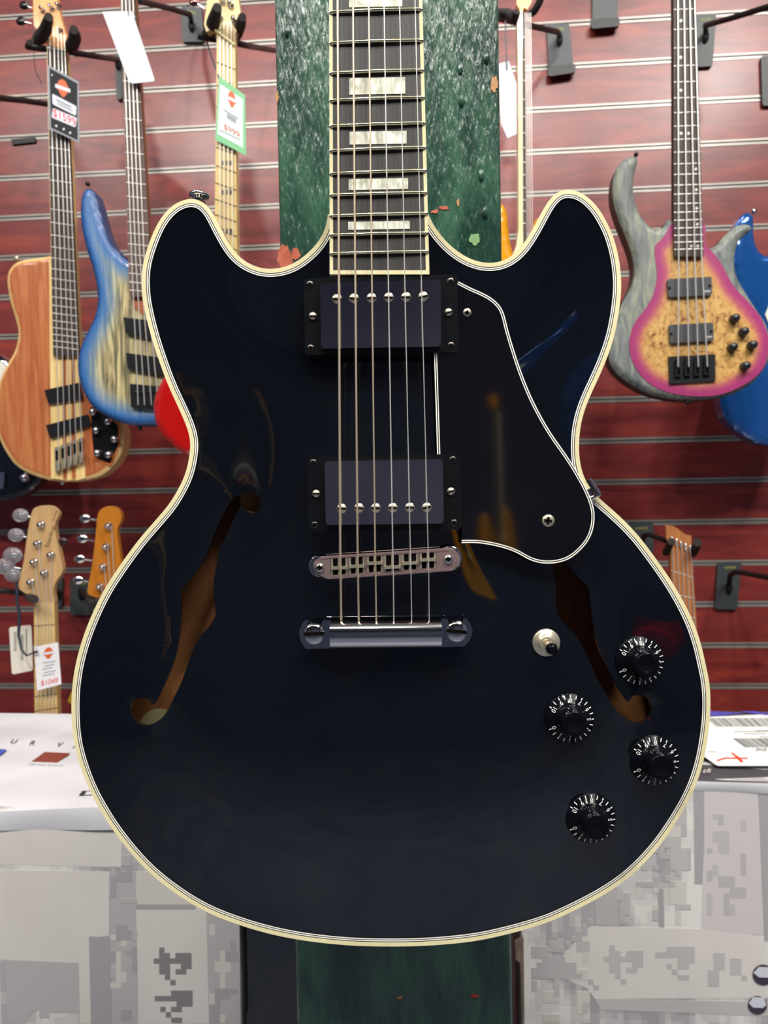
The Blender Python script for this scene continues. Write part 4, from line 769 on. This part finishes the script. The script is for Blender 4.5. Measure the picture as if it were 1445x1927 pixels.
for i in range(5): mb.prism(f_, [(80 + (i % 2) * 3, 1247 + i * 6), (105 - (i % 3) * 3, 1243 + i * 6), (105 - (i % 3) * 3, 1245 + i * 6), (80 + (i % 2) * 3, 1249 + i * 6)], .0006, .0009)
mb.build('small_print', MATS['grey_print'], t5)
mb = MB(); mb.text(f_, '$1049', (93, 1283.5), (13, -2.6), (1, -14), .0011); mb.build('price', RED, t5)
f_ = Plane(1.52)
t6 = card('barcode_tag', f_, [(17, 1183), (20, 1180), (56, 1176), (59, 1179), (62, 1259), (60, 1262), (25, 1269), (22, 1266)], mat('ivory_card', (224, 218, 204), .5), 'ivory barcode tag hanging on a dark strap, lower left', 'tag')
mb = MB()
for i in range(16): y = 1190 + i * 2.3; mb.prism(f_, [(26, y), (31, y - .3), (31.2, y + 1 - .3), (26.2, y + 1)], .0006, .0009)
for i in range(22): y = 1195 + i * 2.2; mb.prism(f_, [(39, y), (44, y - .3), (44.2, y + .8), (39.2, y + 1.1)], .0006, .0009); mb.prism(f_, [(48, y - 10), (51, y - 10.3), (51.2, y - 9.2), (48.2, y - 9)], .0006, .0009)
mb.build('printed_bars', mat('dark_grey_print', (92, 92, 96), .6), t6)
o = MB().tube([W(*p) for p in [(31, 1095, 1.5), (32, 1130, 1.5), (37, 1160, 1.5), (35, 1195, 1.5), (40, 1222, 1.49), (50, 1234, 1.48), (62, 1229, 1.468), (70, 1226, 1.468)]], [.003, .003, .0035, .003, .0022, .0018, .0018, .003], 8).build('tag_strap', mat('dark_blue_strap', (40, 48, 62), .5)); tag(o, 'dark strap looping from the clear tuner covers down to the price tag', 'strap')
o = MB().prism(Plane(1.56), [(126.6, 1320), (136, 1298), (160, 1290), (160, 1330), (140, 1328)], 0, .0008).build('yellow_tag', mat('yellow_card', (226, 190, 60), .5)); tag(o, 'corner of a yellow card showing past the left edge of the black guitar body', 'tag')
o = MB().tube([W(*p) for p in [(61, 58, 1.53), (63, 100, 1.54), (67, 135, 1.56), (79, 158, 1.58)]], .0008, 6).build('tie_wire', mat('thin_wire', (110, 96, 96), .5)); tag(o, 'thin loose wire trailing from the headstock of the natural bass', 'wire')
o = MB().tube([W(*p) for p in [(387, 70, 1.47), (394, 95, 1.46), (402, 118, 1.43), (412, 146, 1.39)]], .0016, 6).build('tag_string', MATS['grey_tie']); tag(o, 'grey tie holding the mint green price tag', 'tie')

# ================================================================== CARTONS
YB = 1.455; zL = W(70, 1343, YB).z; zR = W(1400, 1337, YB).z; YL = Wz(190, 1519, zL).y; YR = Wz(1380, 1463, zR).y
def backY(px, py, z): return Wz(px, py, z).y
def mosaic(name, cell=.0085):
    m = mat(name, (214, 210, 206), .6); nt, lk, b = nodes(m)
    tc = nt.new('ShaderNodeTexCoord'); sn = nt.new('ShaderNodeVectorMath'); sn.operation = 'SNAP'; sn.inputs[1].default_value = (cell, cell, cell)
    lk.new(tc.outputs['Object'], sn.inputs[0]); outs = []
    for sc, s_ in (((1, 1, .55), 9), ((1.6, 1.6, .5), 26)):
        mp = nt.new('ShaderNodeMapping'); mp.inputs['Scale'].default_value = sc; mp.inputs['Location'].default_value = (3.1 * s_, 0, 0); n = nt.new('ShaderNodeTexNoise'); n.inputs['Scale'].default_value = s_; n.inputs['Detail'].default_value = 1
        lk.new(sn.outputs[0], mp.inputs[0]); lk.new(mp.outputs[0], n.inputs[0]); outs.append(n)
    ma = nt.new('ShaderNodeMath'); ma.operation = 'MULTIPLY_ADD'; ma.inputs[1].default_value = .5
    lk.new(outs[1].outputs[0], ma.inputs[0]); lk.new(outs[0].outputs[0], ma.inputs[2])
    cr = nt.new('ShaderNodeValToRGB'); cr.color_ramp.interpolation = 'CONSTANT'; e = cr.color_ramp.elements
    e[0].position = 0; e[0].color = (*lin((164, 160, 162)), 1); e[1].position = .61; e[1].color = (*lin((176, 172, 174)), 1)
    for p, c in ((.67, (192, 188, 188)), (.72, (204, 202, 198)), (.78, (216, 212, 208)), (.84, (224, 222, 216))): q = e.new(p); q.color = (*lin(c), 1)
    lk.new(ma.outputs[0], cr.inputs[0]); lk.new(cr.outputs[0], b.inputs['Base Color']); return m
MOS = mosaic('pixel_camouflage_print'); WBOX = grain('white_carton_paper', [(208, 208, 212), (222, 222, 226)], (6, 6, 6), 1, .55, bump=.4)
PALE = grain('pale_carton_print', [(212, 206, 200), (222, 218, 212)], (5, 5, 3), 1, .6)
def carton(name, x0, x1, yf, yb, ztop, label, topm, lid=.03, lidm=None, matf=None):
    rt = root(name, ((x0 + x1) / 2, (yf + yb) / 2, 0), label, 'box', 'cardboard cartons under the slatwall')
    MB().box((x0, yf, .001), (x1, yb, ztop - .004)).build('carton_body', matf or MOS, rt, .003)
    mb = MB(); nx, ny = 40, 24                      # slightly buckled lid
    rnd = random.Random(int(x0 * 1000)); ph = [rnd.uniform(0, 6) for _ in range(6)]
    def zt(a, b_): return ztop + .0022 * math.sin(9 * a + 5 * b_ + ph[0]) * (1 - b_) + .0016 * math.sin(23 * b_ + 4 * a + ph[1]) - .005 * (1 - b_) ** 6 * (1 + math.sin(7 * a + ph[2])) * .5
    vs = [(lerp(x0, x1, i / nx), lerp(yf - .004, yb, j / ny), zt(i / nx, j / ny)) for j in range(ny + 1) for i in range(nx + 1)]
    mb.add(vs, [[j * (nx + 1) + i, j * (nx + 1) + i + 1, (j + 1) * (nx + 1) + i + 1, (j + 1) * (nx + 1) + i] for j in range(ny) for i in range(nx)], 0, True)
    fr_ = [Vector(v) for v in vs[:nx + 1]]; low = [v + Vector((0, .002 + .002 * math.sin(i * .5 + ph[3]), -lid - .002 * math.sin(i * .31 + ph[4]))) for i, v in enumerate(fr_)]
    mid = [a.lerp(b_, .35) + Vector((0, -.002, 0)) for a, b_ in zip(fr_, low)]
    k = nx + 1; mb.add(fr_ + mid + low, [[i, i + k, i + k + 1, i + 1] for i in range(nx)] + [[i + k, i + 2 * k, i + 2 * k + 1, i + k + 1] for i in range(nx)], 1, True)
    mb.add([(x0, yf, ztop - lid), (x0, yb, ztop - lid), (x0, yb, ztop - .004), (x0, yf, ztop - .004)], [[0, 1, 2, 3]], 1); mb.add([(x1, yf, ztop - lid), (x1, yb, ztop - lid), (x1, yb, ztop - .004), (x1, yf, ztop - .004)], [[0, 3, 2, 1]], 1)
    mb.build('carton_lid', [topm, lidm or WBOX], rt); return rt
xL1 = W(449, 1800, YL).x; yLb = YB; yRb = YB
c1 = carton('cardboard_carton', -.95, xL1, YL, yLb, zL, 'white and grey cardboard carton with pixel camouflage print, left of the green post', WBOX, .030)
c2 = carton('cardboard_carton', W(981, 1840, YR).x, 1.15, YR, yRb, zR, 'pale pixel-print cardboard carton with dark lid and shipping labels, right of the green post', mat('charcoal_lid_print', (74, 72, 76), .5), .018)
# printing on the left carton
fF = Plane(YL); ff = Flat(zL + .0022)
G1 = mat('grey_print_block', (168, 164, 166), .6); G2 = mat('mid_grey_print_block', (184, 180, 180), .6); G3 = mat('pale_print_block', (208, 204, 196), .6); G4 = mat('glyph_grey', (134, 126, 128), .6)
def patch(fr, pts, m, rt, name='printed_block', h=.0008): return MB().prism(fr, pts, 0, h * .3).build(name, m, rt)
patch(fF, [(0, 1637), (205, 1640), (207, 1762), (190, 1762), (192, 1927), (150, 1927), (148, 1812), (0, 1806)], PALE, c1); patch(fF, [(-40, 1536), (230, 1545), (228, 1632), (-40, 1626)], PALE, c1)
patch(fF, [(205, 1640), (256, 1640), (260, 1927), (208, 1927)], G2, c1); patch(fF, [(167, 1762), (208, 1764), (211, 1927), (171, 1927)], G1, c1, h=.0012)
patch(fF, [(256, 1712), (388, 1712), (393, 1927), (261, 1927)], PALE, c1, h=.0012); patch(fF, [(256, 1640), (390, 1645), (390, 1702), (256, 1702)], G3, c1, h=.0011); patch(fF, [(256, 1702), (368, 1702), (368, 1712), (256, 1712)], G1, c1, h=.0013)
patch(fF, [(388, 1712), (450, 1725), (453, 1927), (393, 1927)], G2, c1, h=.001); patch(fF, [(11, 1807), (148, 1812), (150, 1906), (92, 1906), (92, 1916), (74, 1916), (74, 1900), (60, 1905), (44, 1927), (14, 1927)], G2, c1, h=.0012)
def pixels(fr, rows, x0, y0, s, m, rt, name, h=.0018, drift=0.):
    mb = MB()
    for j, r in enumerate(rows):
        for i, ch in enumerate(r):
            if ch == '#': x, y = x0 + i * s + j * drift, y0 + j * s; mb.prism(fr, [(x, y), (x + s, y), (x + s, y + s), (x, y + s)], .0001, h * .3)
    return mb.build(name, m, rt)
YA = [".#.....", ".##.###", "#######", ".##..##", ".##.##.", "..#....", "...#..."]
MAA = ["...####", "#######", "....###", ".#.##..", "..#....", "...##.."]
pixels(fF, YA, 289, 1783, 10.2, G4, c1, 'printed_character', drift=.1); pixels(fF, MAA, 291, 1864, 10.2, G4, c1, 'printed_character', drift=.1)
rnd = random.Random(4)
def scatter(fr, x0, x1, y0, y1, s, n, rt, cols, h=.0015):
    for c_ in cols:
        mb = MB()
        for _ in range(n // len(cols)):
            i, j = rnd.randrange(int((x1 - x0) / s)), rnd.randrange(int((y1 - y0) / s)); w_, q_ = rnd.choice((1, 1, 2, 3)), rnd.choice((1, 2, 2, 4))
            x, y = x0 + i * s, y0 + j * s; mb.prism(fr, [(x, y), (min(x1, x + w_ * s), y), (min(x1, x + w_ * s), min(y1, y + q_ * s)), (x, min(y1, y + q_ * s))], .0001, h * .3); h += .00002
        mb.build('printed_pixels', c_, rt)
scatter(fF, 208, 258, 1600, 1925, 10, 26, c1, [G3, G1, G2]); scatter(fF, 394, 448, 1730, 1925, 10, 14, c1, [G3, G1])
INKD = mat('dark_print', (52, 50, 56), .6)
for ch, x, y in (('O', -8, 1391), ('U', 26, 1395), ('R', 61, 1398), ('V', 112, 1401), ('A', 143, 1404)):
    mb = MB(); mb.text(ff, ch, (x, y), (17, .5), (9, -11), .0006); mb.build('printed_letter', INKD, c1)
patch(ff, [(-30, 1408), (13, 1410), (1, 1421), (-40, 1421)], mat('blue_swatch', (70, 90, 190), .5), c1, 'colour_swatch'); patch(ff, [(84, 1415), (132, 1417), (108, 1435), (59, 1433)], mat('sunburst_swatch', (134, 58, 42), .5), c1, 'colour_swatch')
mb = MB(); mb.text(ff, 'Old Violin Sunburst', (87, 1439.5), (8.2, .35), (2.2, -4.6), .0006); mb.build('printed_caption', mat('pale_grey_ink', (150, 150, 156), .6), c1)
patch(ff, [(155, 1488), (172, 1488), (172, 1496), (148, 1497)], INKD, c1, 'printed_logo'); patch(ff, [(163, 1489.5), (176, 1489.5), (176, 1495), (159, 1495.5)], WBOX, c1, 'printed_logo', .0012)
# printing on the right carton
fG = Plane(YR); fg = Flat(zR + .0022)
patch(fg, [(1331, 1349), (1445, 1344), (1500, 1343), (1500, 1441), (1351, 1441), (1345, 1438), (1320, 1420), (1325, 1380)], mat('white_label', (240, 243, 240), .45), c2, 'shipping_label', .0006)
mb = MB(); rb = random.Random(9); x = 1330
while x < 1480:
    w = rb.choice((.6, .9, 1.4, 1.8)); mb.prism(fg, [(x, 1351), (x + w, 1351), (x + w + 18, 1367), (x + 18, 1367)], .0006, .0009); x += w + rb.choice((1., 1.4, 2.2))
x = 1378
while x < 1480:
    w = rb.choice((.6, .9, 1.4, 1.8)); mb.prism(fg, [(x, 1389), (x + w, 1389), (x + w + 24, 1406), (x + 24, 1406)], .0006, .0009); x += w + rb.choice((1., 1.4, 2.2))
for y, a, b_ in ((1376, 1380, 1445), (1380, 1400, 1441), (1386, 1428, 1445), (1414, 1328, 1349), (1374, 1421, 1470)): mb.prism(fg, [(a, y), (b_, y), (b_ + 1, y + .9), (a + 1, y + .9)], .0006, .0009)
mb.build('label_bars', mat('bar_grey', (150, 152, 150), .6), c2)
mb = MB(); mb.text(fg, 'SHS', (1432, 1410.5), (13, .2), (5, -8), .001); mb.build('label_text', INKD, c2)
xm_ = MB().prism(fg, [(1348, 1430), (1365, 1425), (1386, 1425.5), (1407, 1425.5), (1407, 1427.5), (1386, 1427.5), (1366, 1427), (1350, 1432)], .0006, .001); xm_.prism(fg, [(1375, 1416), (1378, 1416), (1390, 1424), (1399, 1433), (1394, 1434), (1386, 1426)], .0006, .0011); xm_.build('marker_cross', mat('red_felt_pen', (226, 62, 34), .5), c2)
mb = MB(); mb.text(fg, 'ck', (1331, 1450), (17, 0), (7, -12), .0008); mb.build('printed_lettering', WHITE, c2)
patch(fg, [(1325, 1337), (1400, 1342), (1325, 1349)], mat('violet_print', (86, 80, 180), .5), c2, 'printed_swoosh'); patch(fg, [(1392, 1338.5), (1420, 1338), (1460, 1345), (1440, 1346)], MATS['violet_print'], c2, 'printed_swoosh')
patch(fG, [(1110, 1743), (1416, 1750), (1416, 1762), (1500, 1764), (1500, 1878), (1120, 1880), (1105, 1860), (1070, 1846), (1060, 1795), (1090, 1765)], PALE, c2)
patch(fG, [(1325, 1486), (1425, 1488), (1436, 1760), (1320, 1748)], mat('pale_block', (206, 200, 200), .6), c2, h=.0011); patch(fG, [(1305, 1490), (1325, 1490), (1325, 1600), (1321, 1664), (1307, 1664)], G1, c2, h=.0012); patch(fG, [(1426, 1486), (1500, 1486), (1500, 1772), (1438, 1772)], G1, c2, h=.001)
patch(fG, [(1236, 1578), (1256, 1578), (1256, 1620), (1246, 1640), (1236, 1640)], G1, c2, h=.0013); patch(fG, [(1237, 1672), (1248, 1672), (1250, 1745), (1240, 1745)], G1, c2, h=.0013); patch(fG, [(1118, 1690), (1160, 1660), (1163, 1743), (1121, 1741)], G2, c2, h=.0012)
G5 = mat('soft_glyph_grey', (190, 186, 184), .6)
pixels(fG, YA, 1136, 1778, 10.6, G5, c2, 'printed_character'); pixels(fG, ["..#####", "#######", "....###", "..#.##.", "...#...", "....##."], 1233, 1781, 10.6, G5, c2, 'printed_character'); pixels(fG, [".##", ".##", ".##", "##.", "##.", "##."], 1332, 1793, 10.6, G5, c2, 'printed_character'); pixels(fG, ["##.", "##.", "##.", "..#"], 1374, 1803, 10.6, G5, c2, 'printed_character')
pixels(fG, ["..........#", ".........#.", "........##.", ".......##..", "......#....", ".....#....."], 1000, 1730, 10.6, G2, c2, 'printed_pixels'); pixels(fG, ["..####......", ".#######....", "########....", "#########...", "..........#.", "...........#"], 1000, 1800, 10.6, G2, c2, 'printed_pixels')
patch(fG, [(1120, 1880), (1500, 1886), (1500, 1915), (1130, 1900)], G5, c2, h=.0012)
scatter(fG, 1165, 1300, 1500, 1740, 10.6, 50, c2, [G3, G2, G5]); scatter(fG, 1000, 1110, 1760, 1925, 10.6, 16, c2, [G3, G5]); scatter(fG, 1330, 1425, 1500, 1740, 10.6, 14, c2, [G5, G2])
for (x, y) in ((1436, 1834), (1425, 1891)):        # printed chrome letter shapes
    r = 17 if y > 1850 else 19
    circ(fG, x, y, r, [(1, 0), (1, .0008)], 'printed_chrome_shape', mat('print_dark_violet', (58, 50, 66), .5), c2, 30, .0012)
    MB().prism(fG, [(x - r + 1, y - 3), (x - 8, y - 14), (x + 12, y - 13), (x + r, y + 1), (x + 10, y + 6), (x - 8, y + 5)], .0018, .0024).build('printed_highlight', PAPER, c2)
# crumpled corner flap of torn cardboard
MB().prism(Plane(YR - .002), [(969, 1772), (985, 1764), (987, 1927), (982, 1927), (979, 1812), (970, 1806)], 0, .004).build('torn_edge', grain('raw_cardboard', [(96, 84, 74), (128, 114, 100)], (200, 200, 40), 1, .8), c2)['label'] = 'torn brown cardboard edge'
# black case standing between the cartons
kc = W(450, 1900, 1.2); kd = W(990, 1900, 1.2)
ck = root('instrument_case', ((kc.x + kd.x) / 2, 1.24, 0), 'glossy black case standing between the cartons behind the green post', 'case')
mb = MB(); prof = []
YC = YL + .012; xa, xb = xL1 + .004, W(966, 1840, YL).x
for i in range(25):
    t = i / 24; x = lerp(xa, xb, t); prof.append((x, YC - .004 * math.sin(math.pi * t) ** .2))
zt_ = .86; k = len(prof)
mb.add([(x, y, .002) for x, y in prof] + [(x, y, zt_) for x, y in prof], [[i, i + 1, i + 1 + k, i + k] for i in range(k - 1)], 0, True)
mb.add([(xa, YC, .002), (xb, YC, .002), (xb, YC + .2, .002), (xa, YC + .2, .002), (xa, YC, zt_), (xb, YC, zt_), (xb, YC + .2, zt_), (xa, YC + .2, zt_)], [(1, 2, 6, 5), (2, 3, 7, 6), (3, 0, 4, 7)])
mb.add([(x, y, zt_) for x, y in prof] + [(xb, YC + .2, zt_), (xa, YC + .2, zt_)], [list(range(k + 2))])
mb.build('case_shell', GLOSS, ck)

# ------------------------------------------------------------------ copies of the wall guitars, added behind the camera for lacquer and chrome to reflect
def copy_tree(o, parent=None):
    c = o.copy(); SC.collection.objects.link(c)
    if parent: c.parent = parent
    for ch in list(o.children): copy_tree(ch, c)
    return c
for i, (src, x, y, z) in enumerate([(g2, -1.5, -1.1, 1.0), (g5, -.95, -1.3, 1.35), (g1, -1.2, -2.7, .9), (g7, .55, -1.9, 1.1), (g6, .95, -1.3, 1.5), (g3, 1.35, -1.2, .95), (g5, 1.75, -1.0, 1.3), (g1, -1.9, -.6, 1.3)]):
    c = copy_tree(src); c.location = (x, y, z); c.rotation_euler = (0, 0, math.pi + .5 * x / 1.5 * -1); c['group'] = 'guitars across the shop'; c['label'] = 'mirrored ' + ['blue burst bass at the left', 'burl top bass beside the blue one', 'natural bass left of the middle', 'yellow bass right of the middle', 'blue guitar hung high', 'red bass hung low', 'burl top bass at the right', 'natural bass farthest left'][i] + ' across the shop'
